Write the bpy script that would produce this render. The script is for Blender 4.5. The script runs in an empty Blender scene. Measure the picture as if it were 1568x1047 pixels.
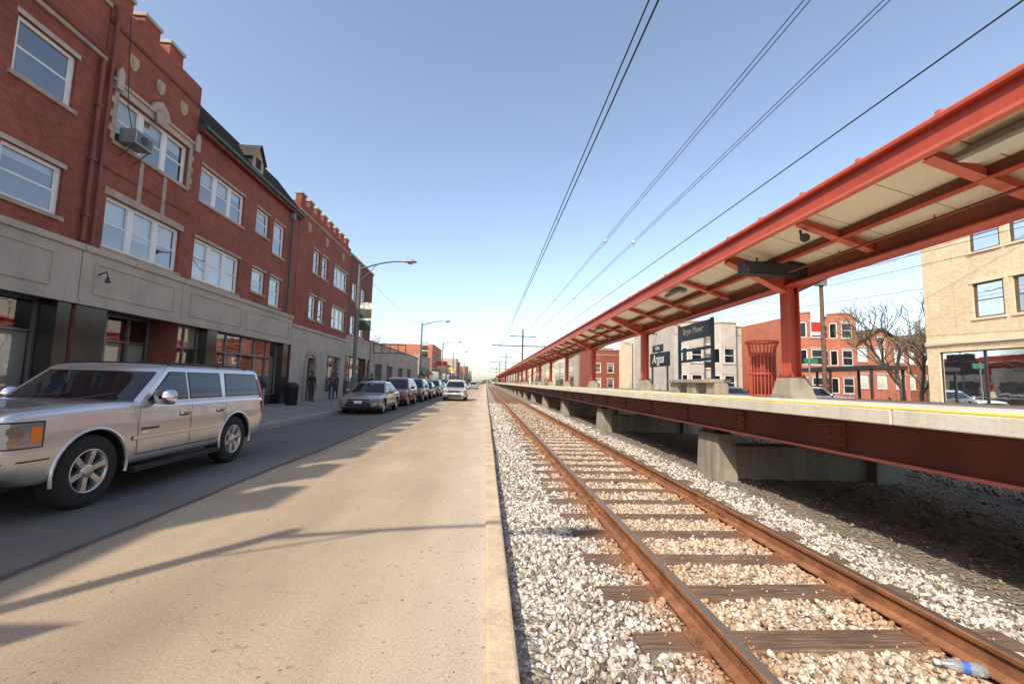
import bpy, bmesh, math, random
import numpy as np
from mathutils import Vector, Matrix
random.seed(7); rng=np.random.default_rng(7)
R=math.radians
sc=bpy.context.scene
COL=sc.collection

# ------------------------------------------------------------------ materials
def newmat(name):
    m=bpy.data.materials.new(name); m.use_nodes=True
    nt=m.node_tree; b=nt.nodes['Principled BSDF']
    return m,nt,b
def N(nt,t,**kw):
    n=nt.nodes.new(t)
    for k,v in kw.items(): setattr(n,k,v)
    return n
def setin(n,k,v): n.inputs[k].default_value=v
def ramp(nt,stops,fac):
    r=N(nt,'ShaderNodeValToRGB'); e=r.color_ramp.elements
    while len(e)<len(stops): e.new(0.5)
    for i,(p,c) in enumerate(stops):
        e[i].position=p; e[i].color=(c[0],c[1],c[2],1) if not isinstance(c,(int,float)) else (c,c,c,1)
    nt.links.new(fac,r.inputs[0]); return r.outputs[0]
def noise(nt,vec,scale,detail=4,rough=.55):
    n=N(nt,'ShaderNodeTexNoise'); setin(n,'Scale',scale); setin(n,'Detail',detail); setin(n,'Roughness',rough)
    nt.links.new(vec,n.inputs['Vector']); return n.outputs[0]
def pos(nt): return N(nt,'ShaderNodeTexCoord').outputs['Object']
def mix(nt,a,b,f,mode='MIX'):
    m=N(nt,'ShaderNodeMix',data_type='RGBA',blend_type=mode)
    for s,v in ((6,a),(7,b)):
        if isinstance(v,(tuple,list)): m.inputs[s].default_value=(v[0],v[1],v[2],1)
        else: nt.links.new(v,m.inputs[s])
    if isinstance(f,(int,float)): m.inputs[0].default_value=f
    else: nt.links.new(f,m.inputs[0])
    return m.outputs[2]
def mth(nt,op,a,b=None,c=None):
    m=N(nt,'ShaderNodeMath',operation=op)
    for i,v in enumerate((a,b,c)):
        if v is None: continue
        if isinstance(v,(int,float)): m.inputs[i].default_value=v
        else: nt.links.new(v,m.inputs[i])
    return m.outputs[0]
def bump(nt,b,h,strength=.3,dist=.02):
    n=N(nt,'ShaderNodeBump'); setin(n,'Strength',strength); setin(n,'Distance',dist)
    nt.links.new(h,n.inputs['Height']); nt.links.new(n.outputs[0],b.inputs['Normal'])
def sc_col(c,k): return (min(1,c[0]*k),min(1,c[1]*k),min(1,c[2]*k))
def noisy(name,c,var=.25,scale=3,rough=.8,metal=0,bmp=.15,fine=40,bd=.01,spec=None):
    m,nt,b=newmat(name); p=pos(nt)
    n1=noise(nt,p,scale,5,.6); n2=noise(nt,p,fine,3,.6)
    c1=ramp(nt,[(.3,sc_col(c,1-var)),(.7,sc_col(c,1+var))],n1)
    c2=mix(nt,c1,ramp(nt,[(.3,.8),(.7,1.12)],n2),.6,'MULTIPLY')
    nt.links.new(c2,b.inputs['Base Color']); setin(b,'Roughness',rough); setin(b,'Metallic',metal)
    if spec is not None: setin(b,'Specular IOR Level',spec)
    if bmp: bump(nt,b,n2,bmp,bd)
    return m
def streaky(name,c,var=.2,dirt=(.12,.09,.07),amt=.5,rough=.88):
    m,nt,b=newmat(name); p=pos(nt)
    mp=N(nt,'ShaderNodeMapping'); mp.inputs['Scale'].default_value=(3.5,3.5,.35); nt.links.new(p,mp.inputs[0])
    n1=noise(nt,mp.outputs[0],1.6,6,.65); n2=noise(nt,p,1.1,5,.6); n3=noise(nt,p,45,3,.6)
    c1=ramp(nt,[(.3,sc_col(c,1-var)),(.7,sc_col(c,1+var))],n2)
    c1=mix(nt,c1,dirt,mth(nt,'MULTIPLY',ramp(nt,[(.48,0),(.75,1)],n1),amt))
    c1=mix(nt,c1,ramp(nt,[(.3,.85),(.7,1.1)],n3),.7,'MULTIPLY')
    nt.links.new(c1,b.inputs['Base Color']); setin(b,'Roughness',rough); bump(nt,b,n3,.2,.006); return m
def plain(name,c,rough=.5,metal=0,coat=0):
    m,nt,b=newmat(name); setin(b,'Base Color',(c[0],c[1],c[2],1)); setin(b,'Roughness',rough); setin(b,'Metallic',metal)
    if coat: setin(b,'Coat Weight',coat); setin(b,'Coat Roughness',.04)
    return m
def brick(name,c1,c2,mortar,w=.21,h=.073,dirt=.35,rough=.85):
    m,nt,b=newmat(name); tc=N(nt,'ShaderNodeTexCoord'); p=tc.outputs['Object']
    s=N(nt,'ShaderNodeSeparateXYZ'); nt.links.new(p,s.inputs[0])
    sn=N(nt,'ShaderNodeSeparateXYZ'); nt.links.new(tc.outputs['Normal'],sn.inputs[0])
    ax=mth(nt,'GREATER_THAN',mth(nt,'ABSOLUTE',sn.outputs[0]),.5)
    u=mth(nt,'ADD',mth(nt,'MULTIPLY',s.outputs[1],ax),mth(nt,'MULTIPLY',s.outputs[0],mth(nt,'SUBTRACT',1,ax)))
    cx=N(nt,'ShaderNodeCombineXYZ'); nt.links.new(u,cx.inputs[0]); nt.links.new(s.outputs[2],cx.inputs[1])
    bt=N(nt,'ShaderNodeTexBrick'); nt.links.new(cx.outputs[0],bt.inputs['Vector'])
    for k,v in (('Color1',c1),('Color2',c2),('Mortar',mortar)): bt.inputs[k].default_value=(*v,1)
    setin(bt,'Scale',1); setin(bt,'Brick Width',w); setin(bt,'Row Height',h); setin(bt,'Mortar Size',.006); setin(bt,'Mortar Smooth',.3); setin(bt,'Bias',0)
    n=noise(nt,p,.8,6,.65); n2=noise(nt,p,9,4,.6)
    mp=N(nt,'ShaderNodeMapping'); mp.inputs['Scale'].default_value=(3,3,.3); nt.links.new(p,mp.inputs[0]); n3=noise(nt,mp.outputs[0],1.5,5,.65)
    c=mix(nt,bt.outputs['Color'],ramp(nt,[(.3,1-dirt),(.65,1.1)],n),.8,'MULTIPLY')
    c=mix(nt,c,ramp(nt,[(.3,.82),(.7,1.15)],n2),.7,'MULTIPLY')
    c=mix(nt,c,ramp(nt,[(.5,1),(.8,.6)],n3),.5,'MULTIPLY')
    nt.links.new(c,b.inputs['Base Color']); setin(b,'Roughness',rough)
    bump(nt,b,mth(nt,'SUBTRACT',1,bt.outputs['Fac']),.4,.008)
    return m
def glassmat(name,tint=(.9,.95,.95)):
    m,nt,b=newmat(name); nt.nodes.remove(b); out=nt.nodes['Material Output']
    t=N(nt,'ShaderNodeBsdfTransparent'); t.inputs[0].default_value=(*tint,1)
    g=N(nt,'ShaderNodeBsdfGlossy'); setin(g,'Roughness',.02); g.inputs[0].default_value=(1,1,1,1)
    f=N(nt,'ShaderNodeFresnel'); setin(f,'IOR',1.6)
    n=noise(nt,pos(nt),1.2,2); bp=N(nt,'ShaderNodeBump'); setin(bp,'Strength',.05); setin(bp,'Distance',.05)
    nt.links.new(n,bp.inputs['Height']); nt.links.new(bp.outputs[0],g.inputs['Normal'])
    fm=mth(nt,'ADD',mth(nt,'MULTIPLY',f.outputs[0],1.4),.12)
    mx=N(nt,'ShaderNodeMixShader'); nt.links.new(fm,mx.inputs[0]); nt.links.new(t.outputs[0],mx.inputs[1]); nt.links.new(g.outputs[0],mx.inputs[2])
    nt.links.new(mx.outputs[0],out.inputs[0]); return m

MT={}
MT['brick_red']=brick('red_brick',(.335,.078,.038),(.245,.053,.028),(.21,.12,.08))
MT['brick_dark']=brick('dark_red_brick',(.21,.047,.03),(.155,.036,.024),(.16,.09,.06))
MT['brick_tan']=brick('tan_brick',(.84,.66,.42),(.72,.54,.33),(.62,.50,.35),dirt=.15)
MT['tanstone']=noisy('tan_stone',(.78,.64,.44),.1,2,.85)
MT['brick_beige']=brick('beige_brick',(.50,.41,.30),(.43,.35,.26),(.42,.36,.29))
MT['brick_grey']=brick('grey_brick',(.58,.51,.42),(.50,.44,.36),(.46,.41,.35),dirt=.25)
MT['brick_orange']=brick('orange_brick',(.56,.16,.08),(.45,.125,.06),(.40,.26,.19),dirt=.2)
MT['stone']=streaky('limestone',(.46,.38,.30),.14,(.22,.17,.13),.25)
MT['stone_dk']=noisy('weathered_limestone',(.39,.30,.225),.25,3,.9,bmp=.2)
MT['concrete']=noisy('concrete',(.34,.305,.26),.16,2,.9,bmp=.2)
MT['plat_conc']=streaky('platform_concrete',(.70,.65,.55),.10,(.30,.25,.18),.35)
MT['foot']=streaky('footing_concrete',(.33,.285,.22),.25,(.10,.08,.055),.7)
MT['white']=noisy('white_paint',(.78,.76,.72),.05,3,.5,bmp=0)
MT['dark']=plain('dark_interior',(.018,.016,.015),.9)
MT['room']=noisy('room_wall',(.10,.08,.065),.6,1.2,.9,bmp=0)
MT['blind']=noisy('window_blind',(.64,.61,.55),.08,4,.8,bmp=0)
MT['curtain']=noisy('curtain',(.55,.46,.36),.2,5,.9,bmp=0)
MT['paper']=noisy('papered_window',(.62,.50,.34),.15,1.5,.9,bmp=0)
MT['glass']=glassmat('window_glass')
MT['blackt']=noisy('black_tile',(.022,.018,.018),.3,2,.15,bmp=0)
MT['alu']=plain('aluminium_frame',(.20,.19,.18),.4,.6)
MT['roof']=noisy('roof_shingle',(.045,.035,.03),.4,6,.9,bmp=.5,fine=20,bd=.03)
MT['tar']=noisy('roof_tar',(.06,.058,.055),.2,2,.95)
MT['green']=noisy('green_gutter_paint',(.03,.10,.06),.2,3,.6)
MT['red']=streaky('red_steel_paint',(.52,.088,.048),.14,(.27,.055,.035),.5,.5)
MT['redlt']=noisy('sunfaded_red_paint',(.62,.15,.09),.14,2,.5,bmp=.05)
MT['girder']=streaky('girder_paint',(.21,.055,.033),.25,(.10,.04,.025),.6,.6)
MT['cream']=noisy('cream_panel',(.82,.74,.57),.07,.8,.6,bmp=.03)
MT['steel_dk']=noisy('dark_steel',(.03,.03,.032),.2,3,.5)
MT['galv']=noisy('galvanised_steel',(.30,.31,.30),.15,3,.5,.5)
MT['polegreen']=noisy('green_grey_pole_paint',(.12,.15,.12),.2,3,.6)
MT['wood']=noisy('weathered_wood',(.13,.085,.055),.35,4,.9,bmp=.3)
MT['yellow']=noisy('yellow_safety_paint',(.86,.68,.10),.15,3,.7)
MT['wire']=plain('wire',(.02,.02,.022),.6)
MT['ceramic']=plain('insulator_porcelain',(.7,.7,.68),.3)
MT['navy']=plain('navy_sign',(.012,.022,.05),.35)
MT['signw']=plain('white_sign_face',(.8,.8,.78),.5)
MT['black']=plain('black_paint',(.012,.012,.013),.5)
MT['rubber']=noisy('tyre_rubber',(.022,.021,.02),.2,10,.85)
MT['rim']=plain('alloy_rim',(.62,.60,.57),.28,.85)
MT['chrome']=plain('chrome',(.75,.75,.75),.12,1)
MT['carglass']=plain('tinted_car_glass',(.012,.014,.016),.03,0)
MT['amber']=plain('amber_lens',(.85,.22,.02),.2)
MT['lens']=plain('headlight_lens',(.42,.45,.48),.06,.55)
MT['redlens']=plain('tail_lens',(.35,.01,.01),.15)
MT['plastic']=plain('black_plastic',(.02,.02,.02),.55)
MT['copper']=noisy('verdigris_copper',(.14,.28,.22),.3,5,.7)

def m_road():
    m,nt,b=newmat('worn_asphalt'); p=pos(nt)
    s=N(nt,'ShaderNodeSeparateXYZ'); nt.links.new(p,s.inputs[0])
    mp=N(nt,'ShaderNodeMapping'); mp.inputs['Scale'].default_value=(1,.16,1); nt.links.new(p,mp.inputs[0])
    n1=noise(nt,mp.outputs[0],1.4,6,.6); n2=noise(nt,p,60,5,.85); n3=noise(nt,p,.5,5,.6); n4=noise(nt,p,22,4,.7)
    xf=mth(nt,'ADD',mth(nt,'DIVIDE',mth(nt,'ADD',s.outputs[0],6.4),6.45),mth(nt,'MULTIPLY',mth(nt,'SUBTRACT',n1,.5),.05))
    base=ramp(nt,[(0,(.165,.15,.135)),(.30,(.165,.148,.13)),(.455,(.20,.17,.14)),(.465,(.385,.295,.20)),(.55,(.475,.365,.245)),(.66,(.42,.32,.215)),(.78,(.49,.38,.26)),(.88,(.51,.40,.275)),(.95,(.60,.485,.355)),(1,(.62,.51,.385))],xf)  # parking lane's own darker tone, deepened further in colour to stand for building shade
    c=mix(nt,base,ramp(nt,[(.3,.82),(.7,1.1)],n1),.9,'MULTIPLY')
    c=mix(nt,c,ramp(nt,[(.32,.45),(.45,.92),(.55,1.0),(.68,1.35)],n2),.9,'MULTIPLY')
    c=mix(nt,c,ramp(nt,[(.3,.86),(.7,1.08)],n3),.9,'MULTIPLY')
    v2=N(nt,'ShaderNodeTexVoronoi'); setin(v2,'Scale',2.6); nt.links.new(p,v2.inputs['Vector'])
    c=mix(nt,c,ramp(nt,[(0,.4),(.03,.5),(.055,1)],v2.outputs['Distance']),.65,'MULTIPLY')
    v3=N(nt,'ShaderNodeTexVoronoi'); setin(v3,'Scale',11); nt.links.new(p,v3.inputs['Vector'])
    pit=mth(nt,'MULTIPLY',ramp(nt,[(.10,1),(.19,0)],v3.outputs['Distance']),ramp(nt,[(.46,0),(.58,1)],noise(nt,p,3,3)))
    c=mix(nt,c,(.15,.11,.07),mth(nt,'MULTIPLY',pit,.7))
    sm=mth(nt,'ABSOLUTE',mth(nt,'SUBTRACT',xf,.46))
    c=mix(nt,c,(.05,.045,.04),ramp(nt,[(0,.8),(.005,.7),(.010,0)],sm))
    dv=N(nt,'ShaderNodeVectorMath',operation='ADD'); nz=N(nt,'ShaderNodeTexNoise'); setin(nz,'Scale',2.2); setin(nz,'Detail',6); nt.links.new(p,nz.inputs['Vector'])
    sv=N(nt,'ShaderNodeVectorMath',operation='SCALE'); sv.inputs['Scale'].default_value=.7; nt.links.new(nz.outputs['Color'],sv.inputs[0]); nt.links.new(p,dv.inputs[0]); nt.links.new(sv.outputs[0],dv.inputs[1])
    v=N(nt,'ShaderNodeTexVoronoi',feature='DISTANCE_TO_EDGE'); setin(v,'Scale',.45); nt.links.new(dv.outputs[0],v.inputs['Vector'])
    ck=mth(nt,'MULTIPLY',ramp(nt,[(0,1),(.004,0)],v.outputs['Distance']),ramp(nt,[(.5,0),(.6,1)],noise(nt,p,.9,3)))
    c=mix(nt,c,(.12,.09,.06),mth(nt,'MULTIPLY',ck,.4))
    nt.links.new(c,b.inputs['Base Color']); setin(b,'Roughness',.9); setin(b,'Specular IOR Level',.25)
    bump(nt,b,mth(nt,'ADD',n2,mth(nt,'MULTIPLY',n4,.6)),.6,.01); return m
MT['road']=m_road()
MT['road2']=noisy('asphalt',(.26,.23,.19),.15,1,.9)
def m_walk():
    m,nt,b=newmat('sidewalk_concrete'); p=pos(nt)
    bt=N(nt,'ShaderNodeTexBrick',offset=0.0); nt.links.new(p,bt.inputs['Vector'])
    for k,v in (('Color1',(.30,.265,.225)),('Color2',(.255,.23,.195)),('Mortar',(.08,.07,.06))): bt.inputs[k].default_value=(*v,1)
    setin(bt,'Scale',1); setin(bt,'Brick Width',1.5); setin(bt,'Row Height',1.5); setin(bt,'Mortar Size',.012)
    c=mix(nt,bt.outputs[0],ramp(nt,[(.3,.75),(.7,1.1)],noise(nt,p,2,6,.65)),.9,'MULTIPLY')
    nt.links.new(c,b.inputs['Base Color']); setin(b,'Roughness',.9); bump(nt,b,noise(nt,p,60),.2,.005); return m
MT['walk']=m_walk()
def stain_factor(nt,p):
    s=N(nt,'ShaderNodeSeparateXYZ'); nt.links.new(p,s.inputs[0])
    d1=mth(nt,'ABSOLUTE',mth(nt,'SUBTRACT',s.outputs[0],1.46)); d2=mth(nt,'ABSOLUTE',mth(nt,'SUBTRACT',s.outputs[0],2.96))
    d=mth(nt,'MINIMUM',d1,d2)
    d=mth(nt,'ADD',d,mth(nt,'MULTIPLY',mth(nt,'SUBTRACT',noise(nt,p,4,4,.6),.5),.5))
    return d,s
def m_ballast():
    m,nt,b=newmat('ballast_bed'); p=pos(nt)
    v=N(nt,'ShaderNodeTexVoronoi'); setin(v,'Scale',24); nt.links.new(p,v.inputs['Vector'])
    hs=N(nt,'ShaderNodeSeparateColor'); nt.links.new(v.outputs['Color'],hs.inputs[0])
    c=ramp(nt,[(0,(.20,.155,.11)),(.35,(.44,.37,.29)),(.8,(.64,.57,.48)),(1,(.74,.69,.62))],hs.outputs[0])
    c=mix(nt,c,ramp(nt,[(0,1.05),(.5,.6),(.8,.3)],v.outputs['Distance']),.8,'MULTIPLY')
    d,s=stain_factor(nt,p)
    c=mix(nt,c,(.38,.18,.07),ramp(nt,[(.0,.75),(.18,.35),(.38,0)],d))
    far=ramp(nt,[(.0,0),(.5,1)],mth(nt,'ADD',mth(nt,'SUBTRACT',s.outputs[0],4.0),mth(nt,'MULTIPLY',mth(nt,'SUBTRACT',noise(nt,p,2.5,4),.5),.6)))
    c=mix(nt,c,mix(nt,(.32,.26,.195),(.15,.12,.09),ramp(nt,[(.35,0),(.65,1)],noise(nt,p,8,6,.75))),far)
    nt.links.new(c,b.inputs['Base Color']); setin(b,'Roughness',.95)
    bump(nt,b,mth(nt,'SUBTRACT',1,v.outputs['Distance']),.9,.05); return m
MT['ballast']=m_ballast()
def m_stone():
    m,nt,b=newmat('ballast_stone'); p=pos(nt)
    g=N(nt,'ShaderNodeNewGeometry')
    c=ramp(nt,[(0,(.13,.105,.08)),(.16,(.28,.225,.17)),(.34,(.45,.38,.30)),(.58,(.61,.54,.45)),(.85,(.75,.69,.61)),(1,(.84,.81,.76))],g.outputs['Random Per Island'])
    d,s=stain_factor(nt,p)
    c=mix(nt,c,(.44,.20,.07),ramp(nt,[(.0,.85),(.16,.45),(.36,0)],d))
    c=mix(nt,c,(.62,.42,.24),ramp(nt,[(.0,0),(.02,.38)],mth(nt,'MULTIPLY',mth(nt,'GREATER_THAN',s.outputs[0],1.46),mth(nt,'LESS_THAN',s.outputs[0],2.96))))
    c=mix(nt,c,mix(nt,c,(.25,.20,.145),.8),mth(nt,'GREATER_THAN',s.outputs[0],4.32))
    c=mix(nt,c,ramp(nt,[(.3,.65),(.7,1.12)],noise(nt,p,70,4)),.85,'MULTIPLY')
    nt.links.new(c,b.inputs['Base Color']); setin(b,'Roughness',.95); setin(b,'Specular IOR Level',.2); bump(nt,b,noise(nt,p,140,3),.4,.004); return m
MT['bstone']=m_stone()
MT['dirt']=noisy('dirt_ground',(.22,.18,.135),.35,1.2,.98,bmp=.5,fine=18,bd=.04)
MT['grit']=noisy('road_grit',(.30,.24,.17),.5,9,.95)
def m_tie():
    m,nt,b=newmat('railway_tie_wood'); p=pos(nt)
    mp=N(nt,'ShaderNodeMapping'); mp.inputs['Scale'].default_value=(1.2,22,6); nt.links.new(p,mp.inputs[0])
    n=noise(nt,mp.outputs[0],2,6,.7); n2=noise(nt,p,3,4,.6)
    c=ramp(nt,[(.25,(.055,.033,.022)),(.5,(.18,.112,.072)),(.75,(.36,.25,.165))],n)
    c=mix(nt,c,ramp(nt,[(.3,.65),(.7,1.25)],n2),.8,'MULTIPLY')
    d,s=stain_factor(nt,p)
    c=mix(nt,c,(.34,.13,.042),ramp(nt,[(.0,.8),(.15,.3),(.3,0)],d))
    nt.links.new(c,b.inputs['Base Color']); setin(b,'Roughness',.9); bump(nt,b,n,.8,.025); return m
MT['tie']=m_tie()
MT['rust']=noisy('rail_rust',(.27,.115,.05),.4,6,.85,bmp=.3,fine=60,bd=.004)
MT['railtop']=noisy('polished_rail_head',(.42,.34,.27),.12,1,.38,.8,bmp=0)
MT['curbm']=noisy('curb_concrete',(.56,.43,.28),.25,2.5,.9,bmp=.6,fine=24,bd=.015)

# ------------------------------------------------------------------ mesh accumulator
class M:
    def __init__(s): s.v=[];s.f=[];s.mi=[];s.sm=[];s.mats=[]
    def idx(s,mat):
        m=MT[mat] if isinstance(mat,str) else mat
        if m not in s.mats: s.mats.append(m)
        return s.mats.index(m)
    def add(s,vs,fs,mat,smooth=False):
        o=len(s.v); s.v+= [tuple(v) for v in vs]; k=s.idx(mat)
        for f in fs: s.f.append(tuple(i+o for i in f)); s.mi.append(k); s.sm.append(smooth)
    def box(s,x0,x1,y0,y1,z0,z1,mat):
        if x0>x1:x0,x1=x1,x0
        if y0>y1:y0,y1=y1,y0
        if z0>z1:z0,z1=z1,z0
        s.add([(x0,y0,z0),(x1,y0,z0),(x1,y1,z0),(x0,y1,z0),(x0,y0,z1),(x1,y0,z1),(x1,y1,z1),(x0,y1,z1)],
              [(0,3,2,1),(4,5,6,7),(0,1,5,4),(1,2,6,5),(2,3,7,6),(3,0,4,7)],mat)
    def quad(s,a,b,c,d,mat,smooth=False): s.add([a,b,c,d],[(0,1,2,3)],mat,smooth)
    def poly(s,pts,mat): s.add(pts,[tuple(range(len(pts)))],mat)
    def prism(s,pts,vec,mat):
        n=len(pts); vec=Vector(vec); a=[Vector(p) for p in pts]; b=[p+vec for p in a]
        s.add(a+b,[tuple(range(n-1,-1,-1)),tuple(range(n,2*n))]+[(i,(i+1)%n,(i+1)%n+n,i+n) for i in range(n)],mat)
    def cyl(s,p0,p1,r0,r1=None,mat='steel_dk',n=12,caps=True,smooth=True):
        if r1 is None:r1=r0
        p0=Vector(p0);p1=Vector(p1);d=(p1-p0).normalized()
        a=d.orthogonal().normalized(); b=d.cross(a)
        vs=[]
        for p,r in((p0,r0),(p1,r1)):
            for i in range(n):
                t=2*math.pi*i/n; vs.append(p+a*math.cos(t)*r+b*math.sin(t)*r)
        s.add(vs,[(i,(i+1)%n,(i+1)%n+n,i+n) for i in range(n)],mat,smooth)
        if caps: s.add(vs,[tuple(range(n-1,-1,-1)),tuple(range(n,2*n))],mat,False)
    def tube(s,pts,r,mat,n=6,closed=False):
        pts=[Vector(p) for p in pts]; vs=[];L=len(pts)
        ref=None
        for i,p in enumerate(pts):
            d=((pts[(i+1)%L] if (closed or i<L-1) else p)-(pts[i-1] if (closed or i>0) else p)).normalized()
            if ref is None: ref=d.orthogonal().normalized()
            a=(ref-d*ref.dot(d)).normalized(); ref=a; b=d.cross(a)
            rr=r[i] if isinstance(r,(list,tuple)) else r
            for k in range(n):
                t=2*math.pi*k/n; vs.append(p+a*math.cos(t)*rr+b*math.sin(t)*rr)
        fs=[]
        for i in range(L if closed else L-1):
            j=(i+1)%L
            for k in range(n): fs.append((i*n+k,i*n+(k+1)%n,j*n+(k+1)%n,j*n+k))
        s.add(vs,fs,mat,True)
    def lathe(s,c,prof,mat,n=28,axis='X'):
        vs=[]
        for o,r in prof:
            for k in range(n):
                t=2*math.pi*k/n; u,v=r*math.cos(t),r*math.sin(t)
                vs.append((c[0]+o,c[1]+u,c[2]+v) if axis=='X' else (c[0]+u,c[1]+v,c[2]+o))
        fs=[]
        for i in range(len(prof)-1):
            for k in range(n): fs.append((i*n+k,i*n+(k+1)%n,(i+1)*n+(k+1)%n,(i+1)*n+k))
        s.add(vs,fs,mat,True)
    def obj(s,name,parent=None,sharp=None,bevel=0):
        me=bpy.data.meshes.new(name); me.from_pydata(s.v,[],s.f)
        for m in s.mats: me.materials.append(m)
        me.polygons.foreach_set('material_index',s.mi); me.polygons.foreach_set('use_smooth',s.sm); me.update()
        o=bpy.data.objects.new(name,me); COL.objects.link(o)
        if parent: o.parent=parent
        if sharp: me.set_sharp_from_angle(angle=R(sharp))
        if bevel:
            b=o.modifiers.new('bevel','BEVEL'); b.width=bevel; b.segments=2; b.limit_method='ANGLE'; b.angle_limit=R(40)
        return o
def empty(name,loc=(0,0,0)):
    e=bpy.data.objects.new(name,None); COL.objects.link(e); e.empty_display_size=.5; return e

# ------------------------------------------------------------------ ground, road
def sheet(name,x0,x1,y0,y1,z,mat):
    a=M(); a.quad((x0,y0,z),(x1,y0,z),(x1,y1,z),(x0,y1,z),mat); return a.obj(name)
sheet('ground',-2500,2500,-600,4000,-.25,'dirt')
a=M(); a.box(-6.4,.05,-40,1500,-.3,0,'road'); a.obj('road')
a=M(); a.box(12.6,20,-40,1500,-.3,-.06,'road2'); a.obj('side_road')
a=M()
y=-40
while y<700:
    L=3.0
    a.box(-6.4,-6.22,y,y+L-.012,-.3,.15,'concrete'); y+=L
a.box(-10.7,-6.402,-40,700,-.3,.147,'walk'); a.obj('sidewalk',bevel=0)
a=M(); a.box(20,23,-40,700,-.3,.08,'walk'); a.obj('sidewalk')
a=M(); y=-10
while y<600:
    L=3.0; j=random.uniform(-.006,.006)
    a.box(.052+j,.225+j,y,y+L-.012,-.32,.045+random.uniform(-.006,.006),'curbm'); y+=L
a.obj('curb',bevel=.022)

def bz(x):
    if x<3.5: return -.115
    if x<4.4: return -.115-(x-3.5)/.9*.09
    return -.205
def ballast():
    xs=np.arange(.2,12.6,.14); ys=np.concatenate([np.arange(-6,20,.14),np.arange(20,80,1.0),np.arange(80,1200,20)])
    V=[];F=[]
    for y in ys:
        for x in xs:
            z=bz(x) if x<8 else -.2+.09*max(0,min(1,(x-8.2)/.6))
            amp=.012 if x<4 else .03
            V.append((x,y,z+ (random.uniform(-amp,amp) if y<40 else 0)))
    nx=len(xs)
    for j in range(len(ys)-1):
        for i in range(nx-1):
            k=j*nx+i; F.append((k,k+1,k+nx+1,k+nx))
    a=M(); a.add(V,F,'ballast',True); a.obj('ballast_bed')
ballast()
def ico():
    bm=bmesh.new(); bmesh.ops.create_icosphere(bm,subdivisions=1,radius=1)
    v=np.array([x.co[:] for x in bm.verts]); f=np.array([[q.index for q in p.verts] for p in bm.faces]); bm.free(); return v,f
iv,ifc=ico()
def scatter(name,P,rad,mat):
    n=len(P)
    sc3=rad[:,None]*rng.uniform(.45,1.35,(n,3)); 
    V=iv[None]*(1+rng.uniform(-.36,.36,(n,len(iv),1)))*sc3[:,None,:]
    q=rng.normal(size=(n,4)); q/=np.linalg.norm(q,axis=1)[:,None]
    w,x,y,z=q.T
    Rm=np.stack([1-2*(y*y+z*z),2*(x*y-z*w),2*(x*z+y*w),2*(x*y+z*w),1-2*(x*x+z*z),2*(y*z-x*w),2*(x*z-y*w),2*(y*z+x*w),1-2*(x*x+y*y)],1).reshape(n,3,3)
    V=np.einsum('nij,nkj->nki',Rm,V)+P[:,None,:]
    V=V.reshape(-1,3); F=(ifc[None]+ (np.arange(n)*len(iv))[:,None,None]).reshape(-1,3)
    me=bpy.data.meshes.new(name); me.vertices.add(len(V)); me.vertices.foreach_set('co',V.ravel())
    me.loops.add(F.size); me.loops.foreach_set('vertex_index',F.ravel().astype(np.int32))
    me.polygons.add(len(F)); me.polygons.foreach_set('loop_start',np.arange(0,F.size,3,dtype=np.int32)); me.polygons.foreach_set('loop_total',np.full(len(F),3,dtype=np.int32))
    me.materials.append(MT[mat]); me.update(calc_edges=True); me.validate()
    o=bpy.data.objects.new(name,me); COL.objects.link(o); return o
def stones():
    Ps=[];Rs=[]
    for (y0,y1,dens,r0,r1) in ((1.6,6,1700,.009,.028),(6,13,700,.014,.031),(13,34,170,.024,.042)):
        n=int((y1-y0)*4.1*dens); X=rng.uniform(.26,4.35,n); Y=rng.uniform(y0,y1,n)
        ph=((Y-2.71+.65*40)%.65); ontie=(ph<.23)&(X>.97)&(X<3.45)
        keep=(~ontie)|(rng.random(n)<.035); keep&=~((X>3.8)&(rng.random(n)<(X-3.8)*1.8))
        keep&=~(np.abs(X-1.46)<.075)&~(np.abs(X-2.96)<.075)
        X,Y=X[keep],Y[keep]; ontie=ontie[keep]
        r=(r0+(r1-r0)*rng.random(len(X))**1.4)*np.where(ontie,.5,1)
        z=np.where(X<3.5,-.115,-.115-np.clip((X-3.5)/.9,0,1)*.09)+rng.uniform(-.005,.022,len(X))
        z=np.where(ontie,-.080+r*.4,z)
        z-=.03*np.clip((.55-X)/.3,0,1)
        Ps.append(np.stack([X,Y,z],1)); Rs.append(r)
    n=5000; X=rng.uniform(4.2,8.3,n);Y=rng.uniform(2.5,22,n);Ps.append(np.stack([X,Y,np.full(n,-.2)],1));Rs.append(rng.uniform(.008,.028,n))
    n=6000; X=rng.uniform(8.3,12,n);Y=rng.uniform(5,20,n);Ps.append(np.stack([X,Y,np.full(n,-.1)],1));Rs.append(rng.uniform(.02,.04,n))
    scatter('ballast_gravel',np.concatenate(Ps),np.concatenate(Rs),'bstone')
    n=900; X=.04-np.abs(rng.normal(0,.35,n)); Y=1.8+rng.random(n)**1.6*16
    P=[np.stack([X,Y,np.full(n,.001)],1)]
    n=350; X=rng.uniform(-6.1,0,n); Y=rng.uniform(2,14,n); P.append(np.stack([X,Y,np.full(n,.001)],1))
    n=500; X=-6.2+np.abs(rng.normal(0,.12,n)); Y=rng.uniform(9,30,n); P.append(np.stack([X,Y,np.full(n,.002)],1))
    P=np.concatenate(P); scatter('road_grit',P,rng.uniform(.002,.006,len(P)),'grit')
stones()

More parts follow.
